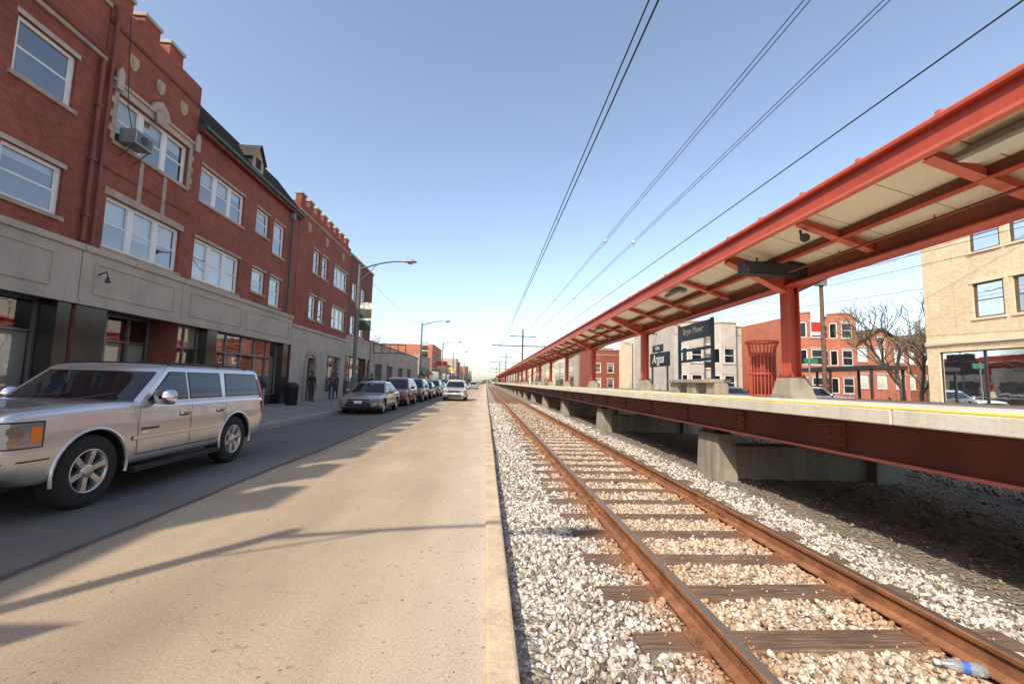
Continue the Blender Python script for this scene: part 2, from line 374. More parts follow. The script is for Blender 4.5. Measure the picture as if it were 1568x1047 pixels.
# ------------------------------------------------------------------ tracks
def track(cx,near):
    e=empty('railway_track'); t=M(); y=2.71-.65*(10)
    while y<(160 if near else 60):
        w=.22+random.uniform(-.012,.008); j=random.uniform(-.06,.06); sk=random.uniform(-.016,.016)
        x0,x1=cx-1.26+j,cx+1.27+j+random.uniform(-.03,.03); z=-.082+random.uniform(-.006,.006)
        vs=[(x0,y-sk,-.25),(x1,y+sk,-.25),(x1,y+w+sk,-.25),(x0,y+w-sk,-.25),(x0,y-sk,z),(x1,y+sk,z),(x1,y+w+sk,z),(x0,y+w-sk,z)]
        t.add(vs,[(4,5,6,7),(0,1,5,4),(1,2,6,5),(2,3,7,6),(3,0,4,7)],'tie')
        y+=.65
    t.obj('ties',e,bevel=.008 if near else 0)
    r=M()
    for xr in (cx-.75,cx+.75):
        prof=[(-.07,0),(.07,0),(.07,.012),(.012,.03),(.012,.115),(.034,.125),(.036,.15),(.028,.162),(-.028,.162),(-.036,.15),(-.034,.125),(-.012,.115),(-.012,.03),(-.07,.012)]
        z0=-.08; n=len(prof)
        ys=[-6,1400]
        vs=[(xr+p[0],yy,z0+p[1]) for yy in ys for p in prof]
        for i in range(n):
            j=(i+1)%n
            r.add([vs[i],vs[j],vs[n+j],vs[n+i]],[(0,3,2,1)],'railtop' if i in (7,) else 'rust')
        yy=2.71-.65*4+.11
        while yy<(26 if near else 5):
            r.box(xr-.14,xr+.14,yy-.09,yy+.09,-.085,-.07,'rust')
            for sx in (-.095,.095):
                for sy in (-.05,.05): r.box(xr+sx-.012,xr+sx+.012,yy+sy-.012,yy+sy+.012,-.07,-.045,'rust')
            r.box(xr-.085,xr+.085,yy+.115,yy+.135,-.10,-.055,'rust')
            yy+=.65
        for yj in (5.6,17.5,29):
            for sx in (-1,1):
                r.box(xr+sx*.014,xr+sx*.034,yj-.35,yj+.35,-.05,.03,'rust')
                for q in (-.25,-.08,.08,.25): r.cyl((xr+sx*.034,yj+q,-.01),(xr+sx*.055,yj+q,-.01),.014,None,'rust',8)
    r.obj('rails',e)
track(2.21,True); track(10.1,False)

# ------------------------------------------------------------------ platform
PT=1.34
def platform():
    e=empty('station_platform'); a=M()
    y=-14
    while y<230:
        a.box(3.9,8.3,y,y+5.985,PT-.15,PT,'plat_conc'); y+=6.0
    a.obj('slab',e,bevel=.012)
    a=M(); a.box(3.905,4.20,-14,230,PT+.001,PT+.014,'yellow'); a.box(8.05,8.27,-14,230,PT+.001,PT+.012,'yellow'); a.obj('safety_strip',e)
    a=M()
    for gx in (4.28,7.9):
        a.box(gx-.012,gx+.012,-14,230,.80,PT-.17,'girder')
        a.box(gx-.13,gx+.13,-14,230,.77,.80,'girder'); a.box(gx-.13,gx+.13,-14,230,PT-.17,PT-.152,'girder')
        y=-13
        while y<120:
            a.box(gx-.03,gx-.012,y-.14,y+.14,.84,PT-.21,'girder')
            for q in (-.08,.08):
                for zz in (.9,.98,1.06): 
                    a.cyl((gx-.03,y+q,zz),(gx-.048,y+q,zz),.016,.012,'girder',8)
            y+=2.01
    y=-13.7
    while y<150: a.box(4.30,7.88,y-.06,y+.06,.86,PT-.152,'girder'); y+=2.01
    a.obj('girders',e)
    a=M()
    for k in range(-2,26):
        y=8.33+8.05*k
        for x0,x1 in ((4.30,4.72),(7.4,8.0)):
            a.add([(x0,y-.4,-.3),(x1,y-.4,-.3),(x1,y+.4,-.3),(x0,y+.4,-.3),(x0+.04,y-.36,.66),(x1-.04,y-.36,.66),(x1-.04,y+.36,.66),(x0+.04,y+.36,.66)],
                  [(4,5,6,7),(0,1,5,4),(1,2,6,5),(2,3,7,6),(3,0,4,7)],'foot')
            a.box(x0+.06,x1-.06,y-.25,y+.25,.661,.769,'steel_dk')
        a.box(4.70,7.45,y-.20,y+.28,-.3,.42,'foot')
    a.obj('footings',e,bevel=.02)
    a=M()
    for k in range(-1,26):
        y=8.33+8.05*k; h=.40
        a.add([(5.84,y-.32,PT),(6.36,y-.32,PT),(6.36,y+.32,PT),(5.84,y+.32,PT),(5.92,y-.22,PT+h),(6.28,y-.22,PT+h),(6.28,y+.22,PT+h),(5.92,y+.22,PT+h)],
              [(4,5,6,7),(0,1,5,4),(1,2,6,5),(2,3,7,6),(3,0,4,7)],'foot')
    a.obj('column_pedestals',e,bevel=.02)
platform()

def canopy():
    e=empty('platform_canopy'); xc=6.1; y0=-10; y1=205
    zE,zC=4.2,3.86
    a=M()
    for s in (-1,1):
        xe=xc+s*1.35
        y=y0-.02
        while y<y1:
            yb=y+1.00625
            a.add([(xe,y+.006,zE),(xc,y+.006,zC),(xc,yb-.006,zC),(xe,yb-.006,zE)],[(0,1,2,3)],'cream')
            y=yb
        a.add([(xe,y0,zE+.012),(xc,y0,zC+.012),(xc,y1,zC+.012),(xe,y1,zE+.012)],[(0,1,2,3)],'plastic')
        a.add([(xe,y0,zE+.05),(xc,y0,zC+.05),(xc,y1,zC+.05),(xe,y1,zE+.05)],[(3,2,1,0)],'redlt')
    a.obj('roof_panels',e)
    a=M()
    for s in (-1,1):
        xe=xc+s*1.35
        a.box(xe-.05 if s<0 else xe,xe if s<0 else xe+.05,y0,y1,4.11,4.36,'red')
        a.box(xe-.10 if s<0 else xe-.0,xe+.0 if s<0 else xe+.10,y0,y1,4.07,4.109,'redlt')
        a.box(xe-.12,xe+.12,y0,y1,4.361,4.40,'red')
        a.cyl((xe,y0,4.44),(xe,y1,4.44),.045,None,'redlt',8)
        xm=xc+s*.62; zm=zC+(zE-zC)*.62/1.35
        a.box(xm-.035,xm+.035,y0,y1,zm-.13,zm-.012,'girder'); a.box(xm-.06,xm+.06,y0,y1,zm-.145,zm-.131,'red')
    y=y0
    while y<100:
        for xe in (xc-1.35,xc+1.35): a.box(xe-.05,xe+.05,y-.03,y+.03,4.401,4.495,'redlt')
        y+=1.006
    a.obj('fascia_beams',e)
    a=M(); a.box(xc-.10,xc+.10,y0,y1,3.60,3.84,'girder'); a.box(xc-.16,xc+.16,y0,y1,3.575,3.60,'red'); a.obj('ridge_beam',e)
    a=M()
    k=0; y=8.33-8.05*2
    while y<y1:
        main=(k%4==0)
        for s in (-1,1):
            xe=xc+s*1.30
            w=.07 if main else .04
            if main:
                pts=[(xc+s*.10,y-w,3.45),(xc+s*.10,y-w,zC-.03),(xe,y-w,zE-.03),(xe,y-w,zE-.17)]
            else:
                pts=[(xc+s*.10,y-w,zC-.16),(xc+s*.10,y-w,zC-.03),(xe,y-w,zE-.02),(xe,y-w,zE-.12)]
            a.prism(pts,(0,2*w,0),'red')
            b0,b1=Vector(pts[0]),Vector(pts[3])
            a.quad((b0.x,y-w-.03,b0.z-.004),(b0.x,y+w+.03,b0.z-.004),(b1.x,y+w+.03,b1.z-.004),(b1.x,y-w-.03,b1.z-.004),'redlt')
        k+=1; y+=8.05/4
    a.obj('ribs',e)
    a=M()
    for k in range(-1,25):
        y=8.33+8.05*k
        a.box(xc-.12,xc-.10,y-.12,y+.12,PT+.40,3.573,'red'); a.box(xc+.10,xc+.12,y-.12,y+.12,PT+.40,3.573,'red'); a.box(xc-.099,xc+.099,y-.015,y+.015,PT+.40,3.573,'red')
        a.box(xc-.17,xc+.17,y-.17,y+.17,PT+.40,PT+.425,'girder')
        for sx in(-.14,.14):
            for sy in(-.14,.14): a.cyl((xc+sx,y+sy,PT+.425),(xc+sx,y+sy,PT+.47),.015,None,'steel_dk',8)
        a.box(xc-.18,xc+.18,y-.16,y+.16,3.555,3.574,'red')
    a.obj('columns',e)
    a=M()
    for y in (3.75,11.3,19.3,27.4,35.5,43.5,51.5):
        a.box(4.93,5.2,y-.4,y+.4,4.0,4.06,'galv'); a.box(4.95,5.18,y-.38,y+.38,3.96,3.999,'blind')
        a.cyl((5.07,y-.3,4.06),(5.07,y-.3,4.12),.012,None,'galv',6); a.cyl((5.07,y+.3,4.06),(5.07,y+.3,4.12),.012,None,'galv',6)
    a.obj('light_fixtures',e)
    a=M(); a.cyl((5.62,y0,3.70),(5.62,y1,3.70),.018,None,'girder',6)
    y=y0
    while y<60: a.cyl((5.62,y,3.70),(5.62,y,3.76),.008,None,'girder',5); y+=1.5
    a.obj('conduit',e)
canopy()
e=empty('platform_display_sign'); a=M()
a.box(4.78,6.45,7.70,7.92,3.66,3.895,'black'); a.box(4.83,6.40,7.692,7.699,3.69,3.86,'steel_dk')
for x in (5.1,5.7): a.cyl((x,7.81,3.89),(x,7.81,4.0),.015,None,'steel_dk',8)
a.obj('display_box',e,bevel=.01)
e=empty('loudspeaker'); a=M(); a.cyl((5.0,6.5,3.95),(4.9,6.3,3.87),.03,.07,'steel_dk',16); a.cyl((5.0,6.5,3.95),(5.02,6.55,4.08),.02,None,'steel_dk',8); a.obj('horn',e)

def text(name,s,loc,size,rot,mat,parent,ext=.004,bold=False,shear=0):
    cu=bpy.data.curves.new(name,'FONT'); cu.body=s; cu.size=size; cu.extrude=ext; cu.align_x='CENTER'; cu.align_y='CENTER'; cu.shear=shear
    if bold: cu.offset=.006
    o=bpy.data.objects.new(name,cu); COL.objects.link(o); o.location=loc; o.rotation_euler=rot; cu.materials.append(MT[mat]); o.parent=parent; return o
e=empty('station_name_sign'); a=M()
for y in (11.35,13.35): a.box(6.06,6.14,y-.04,y+.04,PT,3.42,'navy')
a.box(6.05,6.15,11.392,13.308,2.92,3.38,'navy')
for z in (2.62,2.30): a.box(6.07,6.13,11.392,13.308,z-.04,z+.04,'navy')
a.obj('frame',e,bevel=.006)
text('lettering','Bryn Mawr',(6.044,12.35,3.18),.28,(R(90),0,R(-90)),'signw',e)
e=empty('platform_bench'); a=M()
a.box(5.85,6.4,11.0,13.7,PT+.30,PT+.40,'foot')
for y in (11.2,12.35,13.5): a.box(5.95,6.3,y-.25,y+.25,PT,PT+.299,'foot')
a.obj('bench_body',e,bevel=.02)
e=empty('red_grille_cage'); a=M(); n=22  # simplified round grille standing in for a larger caged structure
cx,cy=6.1,9.25
for i in range(n):
    t=2*math.pi*i/n; c,s_=math.cos(t),math.sin(t)
    pts=[(cx+c*r,cy+s_*r,PT+z) for r,z in ((.25,.02),(.25,.95),(.27,1.1),(.33,1.22))]
    a.tube(pts,.013,'red',6)
for z,r in ((.04,.25),(.5,.255),(.95,.255),(1.2,.32)):
    a.tube([(cx+r*math.cos(2*math.pi*i/28),cy+r*math.sin(2*math.pi*i/28),PT+z) for i in range(28)],.018,'red',6,True)
a.lathe((cx,cy,PT),[(.03,.001),(.03,.21),(.85,.22),(.9,.2)],MT['girder'],24,'Z'); a.obj('grille',e)

# ------------------------------------------------------------------ buildings
def facade(a,xf,s,y0,y1,z0,z1,holes,mat,rev=.16):
    ys=sorted({y0,y1,*[h[0] for h in holes],*[h[1] for h in holes]}); zs=sorted({z0,z1,*[h[2] for h in holes],*[h[3] for h in holes]})
    ys=[v for v in ys if y0<=v<=y1]; zs=[v for v in zs if z0<=v<=z1]
    for i in range(len(ys)-1):
        for j in range(len(zs)-1):
            cy=(ys[i]+ys[i+1])/2; cz=(zs[j]+zs[j+1])/2
            if any(h[0]<cy<h[1] and h[2]<cz<h[3] for h in holes): continue
            p=[(xf,ys[i],zs[j]),(xf,ys[i+1],zs[j]),(xf,ys[i+1],zs[j+1]),(xf,ys[i],zs[j+1])]
            if s<0: p=p[::-1]
            a.poly(p,mat)
    xb=xf-s*rev
    for h in holes:
        a.quad((xf,h[0],h[2]),(xf,h[0],h[3]),(xb,h[0],h[3]),(xb,h[0],h[2]),mat)
        a.quad((xf,h[1],h[2]),(xb,h[1],h[2]),(xb,h[1],h[3]),(xf,h[1],h[3]),mat)
        a.quad((xf,h[0],h[2]),(xb,h[0],h[2]),(xb,h[1],h[2]),(xf,h[1],h[2]),mat)
        a.quad((xf,h[0],h[3]),(xf,h[1],h[3]),(xb,h[1],h[3]),(xb,h[0],h[3]),mat)
def window(a,xf,s,y0,y1,z0,z1,n=1,fr='white',blind=None,depth=.08,dh=True,fw=.055):
    xo=xf-s*depth; xi=xf-s*(depth+.07); w=(y1-y0)/n
    g=.002
    for k in range(n):
        a0=y0+k*w+g; a1=y0+(k+1)*w-g
        L=fw*(1 if k==0 else .9)
        for (u0,u1,v0,v1) in ((a0,a0+L,z0+g,z1-g),(a1-L,a1,z0+g,z1-g),(a0+L,a1-L,z0+g,z0+fw),(a0+L,a1-L,z1-fw,z1-g)):
            a.box(xo,xi,u0,u1,v0,v1,fr)
        zm=(z0+z1)/2
        xs=xo-s*.02
        if dh:
            for (u0,u1,v0,v1,off) in ((a0+L,a0+L+.035,z0+fw,z1-fw,0),(a1-L-.035,a1-L,z0+fw,z1-fw,0),(a0+L+.035,a1-L-.035,zm-.025,zm+.025,0)):
                a.box(xs,xs-s*.035,u0,u1,v0,v1,fr)
            a.quad((xs-s*.012,a0+L,z0+fw),(xs-s*.012,a1-L,z0+fw),(xs-s*.012,a1-L,zm),(xs-s*.012,a0+L,zm),'glass')
            a.quad((xs-s*.022,a0+L,zm),(xs-s*.022,a1-L,zm),(xs-s*.022,a1-L,z1-fw),(xs-s*.022,a0+L,z1-fw),'glass')
        else:
            a.quad((xs-s*.012,a0+L,z0+fw),(xs-s*.012,a1-L,z0+fw),(xs-s*.012,a1-L,z1-fw),(xs-s*.012,a0+L,z1-fw),'glass')
        bl=random.choice([0,.3,.45,.5,.7,1]) if blind is None else max(0,min(1,blind+random.choice([0,0,.15,.3]) if blind>0 else 0))
        if bl>0:
            xb=xi-s*.05; a.quad((xb,a0+L*.5,z1-(z1-z0)*bl),(xb,a1-L*.5,z1-(z1-z0)*bl),(xb,a1-L*.5,z1),(xb,a0+L*.5,z1),random.choice(['blind','blind','curtain']))
    xb0=xi-s*.001; xb=xi-s*.6
    a.quad((xb,y0,z0),(xb,y1,z0),(xb,y1,z1),(xb,y0,z1),'room')
    a.quad((xb0,y0,z0),(xb0,y0,z1),(xb,y0,z1),(xb,y0,z0),'room'); a.quad((xb0,y1,z0),(xb0,y1,z1),(xb,y1,z1),(xb,y1,z0),'room')
    a.quad((xb0,y0,z0),(xb0,y1,z0),(xb,y1,z0),(xb,y0,z0),'room'); a.quad((xb0,y0,z1),(xb0,y1,z1),(xb,y1,z1),(xb,y0,z1),'room')
def sill(a,xf,s,y0,y1,z,mat='stone_dk',lint=None):
    a.box(xf-s*.10,xf+s*.06,y0-.08,y1+.08,z-.10,z-.001,mat)
def shell(a,xf,s,y0,y1,z1,depth,mat,roofz=None):
    xb=xf-s*depth; z0=-.2; rz=roofz or z1-.4
    a.quad((xf,y0,z0),(xf,y0,z1),(xb,y0,z1),(xb,y0,z0),mat); a.quad((xf,y1,z0),(xf,y1,z1),(xb,y1,z1),(xb,y1,z0),mat)
    a.quad((xb,y0,z0),(xb,y1,z0),(xb,y1,z1),(xb,y0,z1),mat)
    a.quad((xf,y0,rz),(xf,y1,rz),(xb,y1,rz),(xb,y0,rz),'tar')
    a.quad((xf-s*.3,y0,rz),(xf-s*.3,y1,rz),(xf-s*.3,y1,z1),(xf-s*.3,y0,z1),mat)
    a.quad((xf,y0,z1),(xf,y1,z1),(xf-s*.3,y1,z1),(xf-s*.3,y0,z1),'stone_dk')
def crenel(a,xf,s,y0,y1,z,mat,w=.55,gap=.45,h=.45):
    y=y0+.02
    while y+w<=y1+.01:
        a.box(xf,xf-s*.32,y,y+w,z,z+h,mat); a.box(xf+s*.05,xf-s*.37,y-.04,y+w+.04,z+h+.001,z+h+.11,'stone')
        y+=w+gap
XF=-10.5
SZ0,SZ1=3.28,4.8
def shield(a,y,z,k=1):
    pts=[(-.16,.2),(.16,.2),(.17,-.02),(.1,-.17),(0,-.25),(-.1,-.17),(-.17,-.02)]
    a.prism([(XF+.002,y+p[0]*k,z+p[1]*k) for p in pts],(.06,0,0),'stone')
    a.prism([(XF+.0625,y+p[0]*k*.6,z+.01+p[1]*k*.6) for p in pts],(.025,0,0),'stone_dk')
def storefront(a,y0,y1,bays,back=.5):
    xb=XF-back
    a.quad((xb-2.5,y0,.15),(xb-2.5,y1,.15),(xb-2.5,y1,SZ0),(xb-2.5,y0,SZ0),'room')
    a.quad((XF,y0,SZ0),(XF,y1,SZ0),(xb-2.5,y1,SZ0),(xb-2.5,y0,SZ0),'room')
    a.quad((XF,y0,.149),(XF,y1,.149),(xb-2.5,y1,.149),(xb-2.5,y0,.149),'walk')
    for yy in (y0+.01,y1-.01): a.quad((xb,yy,.15),(xb-2.5,yy,.15),(xb-2.5,yy,SZ0),(xb,yy,SZ0),'room')
    for b in bays:
        b0,b1,k=b
        if k=='pier': a.box(XF-.04,xb-.1,b0,b1,.15,SZ0-.002,'blackt')
        elif k=='door':
            a.box(xb,xb-.06,b0,b0+.07,.15,SZ0-.002,'white'); a.box(xb,xb-.06,b1-.07,b1,.15,SZ0-.002,'white'); a.box(xb,xb-.06,b0+.07,b1-.07,2.3,2.38,'white')
            a.box(xb-.01,xb-.05,b0+.07,b0+.17,.17,2.3,'white'); a.box(xb-.01,xb-.05,b1-.17,b1-.07,.17,2.3,'white'); a.box(xb-.01,xb-.05,b0+.17,b1-.17,.17,.42,'white'); a.box(xb-.01,xb-.05,b0+.17,b1-.17,1.1,1.2,'white')
            a.quad((xb-.03,b0+.17,.4),(xb-.03,b1-.17,.4),(xb-.03,b1-.17,3.2),(xb-.03,b0+.17,3.2),'glass')
        else:
            n=k; w=(b1-b0)/n
            a.box(xb+.05,xb-.12,b0,b1,.15,.62,'blackt'); a.box(xb+.02,xb-.06,b0,b1,.62,.68,'alu'); a.box(xb+.02,xb-.06,b0,b1,SZ0-.08,SZ0-.003,'alu')
            a.box(xb+.018,xb-.058,b0,b1,2.45,2.5,'alu')
            for i in range(n+1):
                yy=min(max(b0+i*w,b0+.03),b1-.03); a.box(xb+.025,xb-.065,yy-.03,yy+.03,.68,SZ0-.08,'alu')
            a.quad((xb-.02,b0,.68),(xb-.02,b1,.68),(xb-.02,b1,SZ0-.08),(xb-.02,b0,SZ0-.08),'glass')
            for i in range(n):
                u0,u1=b0+i*w+.04,b0+(i+1)*w-.04; t=random.random()
                if t<.5: a.quad((xb-.12,u0,.68),(xb-.12,u1,.68),(xb-.12,u1,2.44),(xb-.12,u0,2.44),'paper' if t<.3 else 'blind')
                elif t<.8: a.quad((xb-.25,u0,.68),(xb-.25,u1,.68),(xb-.25,u1,1.6),(xb-.25,u0,1.6),'curtain')
                if random.random()<.5: a.quad((xb-.12,u0,2.5),(xb-.12,u1,2.5),(xb-.12,u1,3.2),(xb-.12,u0,3.2),'paper')
def band(a,y0,y1,panels):
    a.box(XF+.03,XF-.3,y0,y1,SZ0,SZ1-.16,'stone'); a.box(XF+.09,XF-.3,y0,y1,SZ1-.159,SZ1,'stone')
    a.box(XF+.07,XF-.05,y0,y1,SZ0-.04,SZ0+.10,'stone')
    for p0,p1 in panels:
        z0,z1=SZ0+.28,SZ1-.38; t=.05
        for (u0,u1,v0,v1) in ((p0,p1,z0,z0+t),(p0,p1,z1-t,z1),(p0,p0+t,z0+t,z1-t),(p1-t,p1,z0+t,z1-t)): a.box(XF+.03,XF+.055,u0,u1,v0,v1,'stone')

def main_building(kind):
    e=empty('brick_building'); W=M(); G=M(); T=M(); Rf=M()
    if kind==0:
        y0,y1,H=-22.0,.98,11.3; mat='brick_red'; holes=[]
        y=-21
        while y<0: holes+=[(y,y+1.4,8.0,9.35),(y,y+1.4,5.25,6.45)]; y+=2.6
        facade(W,XF,1,y0,y1,SZ1,H,holes,mat); shell(W,XF,1,y0,y1,H,14,mat)
        for h in holes: window(G,XF,1,*h,n=1,blind=.3,fw=.09); sill(T,XF,1,h[0],h[1],h[2])
        for y,w,hh in ((-20,1.2,.8),(-16.5,1.2,.8),(-12.5,.9,.3),(-9.2,.9,.3),(-4.9,1.0,.85),(-3.2,1.0,.8),(-1.5,1.0,.85),(-.1,.9,.7)):
            W.box(XF,XF-.32,y,y+w,H,H+hh,mat); T.box(XF+.05,XF-.37,y-.04,y+w+.04,H+hh+.001,H+hh+.12,'stone')
        band(T,y0,y1-.002,[(-21,-11),(-10,0)]); storefront(G,y0,y1,[(y0,-21,'pier'),(-21,-12,6),(-12,-11,'pier'),(-11,.5,7),(.5,y1-.01,'pier')])
    if kind==1:
        y0,y1,H=1.0,11.6,11.4; mat='brick_red'
        holes=[]
        for b in (1.6,4.2,6.85,9.5):
            holes+=[(b,b+1.4,8.0,9.35),(b,b+1.4,5.25,6.45)]
        facade(W,XF,1,y0,y1,SZ1,H,holes,mat); shell(W,XF,1,y0,y1,H,14,mat)
        for i,h in enumerate(holes): window(G,XF,1,*h,n=1,blind=[0,.2][i%2],fw=.09); sill(T,XF,1,h[0],h[1],h[2]); T.box(XF-.02,XF+.02,h[0]-.05,h[1]+.05,h[3]+.002,h[3]+.12,'stone')
        T.box(XF-.01,XF+.08,y0,y1,9.85,9.97,'stone_dk'); T.box(XF-.01,XF+.12,y0,y1,9.971,10.05,'brick_dark'); T.box(XF+.05,XF-.4,y0,y1,H,H+.12,'stone_dk')
        crenel(W,XF,1,y0,y1-1.5,H+.12,mat,.9,.9,.6)
        band(T,y0,y1-.002,[(y0+.3,5.6),(6.0,10.9)]); storefront(G,y0,y1,[(y0,1.5,'pier'),(1.5,4.4,2),(4.4,5,'pier'),(5,7.6,2),(7.6,8.2,'pier'),(8.2,11.2,3),(11.2,y1-.01,'pier')])
        T.cyl((XF+.09,y1-.12,4.85),(XF+.09,y1-.12,9.8),.05,None,'girder',10)
        for z in (5.5,7,8.5): T.box(XF,XF+.16,y1-.19,y1-.05,z,z+.05,'girder')
        T.box(XF-1.6,XF-.5,10.6,11.5,H-.4,13.2,'brick_orange'); T.box(XF-1.65,XF-.45,10.55,11.55,13.2,13.35,'stone')
    if kind==2:
        y0,y1,H=11.62,15.35,11.75; mat='brick_red'
        holes=[(12.1,15.0,4.9,6.35),(12.1,15.0,7.9,9.3)]
        facade(W,XF+.02,1,y0,y1,SZ1,H,holes,mat); shell(W,XF+.02,1,y0,y1,H,14,mat)
        for h in holes: window(G,XF,1,*h,n=3,blind=.3,fw=.10)
        sill(T,XF+.02,1,12.1,15.0,4.9); sill(T,XF+.02,1,12.1,15.0,7.9)
        T.box(XF,XF+.05,12.0,15.1,6.352,6.56,'stone_dk')
        T.box(XF,XF+.07,11.85,15.2,9.302,9.50,'stone'); T.box(XF,XF+.13,11.8,15.25,9.501,9.58,'stone')
        for i in range(7):
            z=7.9+i*.2; w=.22 if i%2 else .14
            T.box(XF,XF+.06,12.09-w,12.09,z,z+.195,'stone_dk'); T.box(XF,XF+.06,15.01,15.01+w,z,z+.195,'stone_dk')
        for q in (11.86,15.12): T.prism([(XF+.13,q,9.3),(XF+.13,q+.2,9.3),(XF+.13,q+.2,9.8),(XF+.13,q+.1,9.95),(XF+.13,q,9.8)],(.06,0,0),'stone')
        T.prism([(XF+.02,13.15,9.585),(XF+.02,13.95,9.585),(XF+.02,13.8,9.85),(XF+.02,13.55,10.0),(XF+.02,13.3,9.85)],(.1,0,0),'stone')
        T.prism([(XF+.131,13.35,9.2),(XF+.131,13.75,9.2),(XF+.131,13.8,9.55),(XF+.131,13.55,9.75),(XF+.131,13.3,9.55)],(.05,0,0),'stone_dk')
        for y in (13.05,14.0): T.box(XF+.02,XF+.05,y,y+.14,6.562,7.78,'stone_dk')
        T.box(XF,XF+.06,y0,y1,11.0,11.1,'brick_dark')
        T.box(XF,XF+.045,y0,y1,7.02,7.09,'brick_dark')
        for y in (12.45,13.5,14.55): shield(T,y,10.45,.95)
        crenel(W,XF+.02,1,y0,y1,H,mat,.62,.42,.38)
        band(T,y0,y1-.002,[(12.0,15.0)]); storefront(G,y0,y1,[(y0,12.6,'pier'),(12.6,13.6,'door'),(13.6,y1-.01,2)],back=.9)
        T.cyl((XF+.11,y0+.1,4.85),(XF+.11,y0+.1,11.6),.045,None,'girder',10)
        T.tube([(XF+.05,12.1,4.1),(XF+.25,12.1,4.2),(XF+.3,12.1,4.05)],.02,'steel_dk',6); T.cyl((XF+.3,12.1,4.05),(XF+.3,12.1,3.9),.03,.07,'steel_dk',10)
    if kind==3:
        y0,y1,H=15.37,23.9,10.4; mat='brick_red'
        holes=[(15.75,18.6,7.8,9.1),(15.75,18.6,4.9,6.4),(19.6,20.75,8.0,9.1),(21.2,22.35,7.5,9.1),(19.6,20.75,5.3,6.35),(21.2,22.35,4.95,6.35)]
        facade(W,XF,1,y0,y1,SZ1,H,holes,mat); shell(W,XF,1,y0,y1,H,14,mat,roofz=H-.05)
        for i,h in enumerate(holes): window(G,XF,1,*h,n=3 if h[1]-h[0]>2 else 1,blind=.25 if i!=1 else .95,fw=.10); sill(T,XF,1,h[0],h[1],h[2]); T.box(XF-.01,XF+.03,h[0]-.05,h[1]+.05,h[3]+.002,h[3]+.1,'stone_dk')
        band(T,y0,y1-.002,[(15.8,19.0),(19.4,23.5)]); storefront(G,y0,y1,[(y0,17.0,2),(17.0,17.6,'pier'),(17.6,23.2,5),(23.2,y1-.01,'pier')],back=.35)
        RH=2.0
        Rf.add([(XF+.25,y0,H),(XF+.25,y1,H),(XF-1.4,y1,H+RH),(XF-1.4,y0,H+RH)],[(0,1,2,3)],'roof')
        Rf.add([(XF-1.4,y0,H+RH),(XF-1.4,y1,H+RH),(XF-10,y1,H+RH),(XF-10,y0,H+RH)],[(0,1,2,3)],'tar')
        for i in range(14):
            t=i/14; Rf.box(XF+.25-1.65*t-.02,XF+.27-1.65*t,y0,y1,H+RH*t,H+RH*t+.03,'roof')
        for yy in (y0+.01,y1-.01): Rf.poly([(XF+.25,yy,H),(XF-1.4,yy,H+RH),(XF-1.4,yy,H)],'roof')
        T.box(XF,XF+.32,y0,y1,H-.12,H-.002,'green'); T.box(XF-.01,XF+.22,y0,y1,H-.26,H-.121,'brick_dark')
        T.cyl((XF+.12,22.9,H-.3),(XF+.12,22.9,4.85),.045,None,'green',8); T.box(XF+.02,XF+.22,22.78,23.02,H-.6,H-.3,'copper')
        yd=19.3; xd=XF+.05; Rf.poly([(xd,yd-.45,H+.25),(xd,yd+.45,H+.25),(xd,yd+.45,H+.75),(xd,yd,H+1.35),(xd,yd-.45,H+.75)],'stone_dk')
        Rf.quad((xd+.12,yd-.55,H+.68),(xd+.12,yd,H+1.45),(xd-1.3,yd,H+1.45),(xd-1.3,yd-.55,H+.68),'roof'); Rf.quad((xd+.12,yd+.55,H+.68),(xd+.12,yd,H+1.45),(xd-1.3,yd,H+1.45),(xd-1.3,yd+.55,H+.68),'roof')
        for q in (-.45,.45): Rf.quad((xd,yd+q,H+.2),(xd,yd+q,H+.75),(xd-.9,yd+q,H+.75),(xd-.9,yd+q,H+.2),'roof')
        Rf.box(xd,xd+.01,yd-.2,yd+.2,H+.35,H+.8,'dark')
    if kind==4:
        y0,y1,H=23.92,32.9,11.3; mat='brick_red'
        holes=[(26.1,27.1,7.8,9.2),(27.5,28.5,7.8,9.2),(29.7,32.5,7.8,9.2),(25.9,26.9,5.0,6.4),(27.3,28.3,5.0,6.4),(29.7,32.5,4.95,6.4)]
        facade(W,XF+.01,1,y0,y1,4.3,H,holes,mat); shell(W,XF+.01,1,y0,y1,H,14,mat)
        for h in holes: window(G,XF,1,*h,n=3 if h[1]-h[0]>2 else 1,blind=.3,fw=.10); sill(T,XF,1,h[0],h[1],h[2]); T.box(XF-.01,XF+.04,h[0]-.05,h[1]+.05,h[3]+.002,h[3]+.12,'stone_dk')
        crenel(W,XF+.01,1,y0,y1,H,mat,.6,.5,.4)
        for y in (25.2,28.0,31.2): shield(T,y,10.2,1.2)
        T.box(XF,XF+.06,y0,y1,10.75,10.85,'stone_dk')
        hs=[(26.0,27.3,.15,2.7),(29.3,32.0,.6,3.0)]
        facade(T,XF+.03,1,y0,y1,.0,4.3,hs,'stone',.35)
        T.box(XF+.03,XF+.11,y0,y1,4.25,4.4,'stone')
        T.box(XF-.3,XF-.34,26.0,27.3,.15,2.7,'wood')
        c=26.65
        for i in range(10):
            t0,t1=math.pi*i/10,math.pi*(i+1)/10
            T.prism([(XF+.035,c+math.cos(t)*r,2.2+math.sin(t)*r*1.15) for t,r in ((t0,.62),(t0,.9),(t1,.9),(t1,.62))],(.08,0,0),'stone_dk')
        for q in (-.9,.62): T.box(XF+.035,XF+.115,c+q,c+q+.28,.15,2.2,'stone_dk')
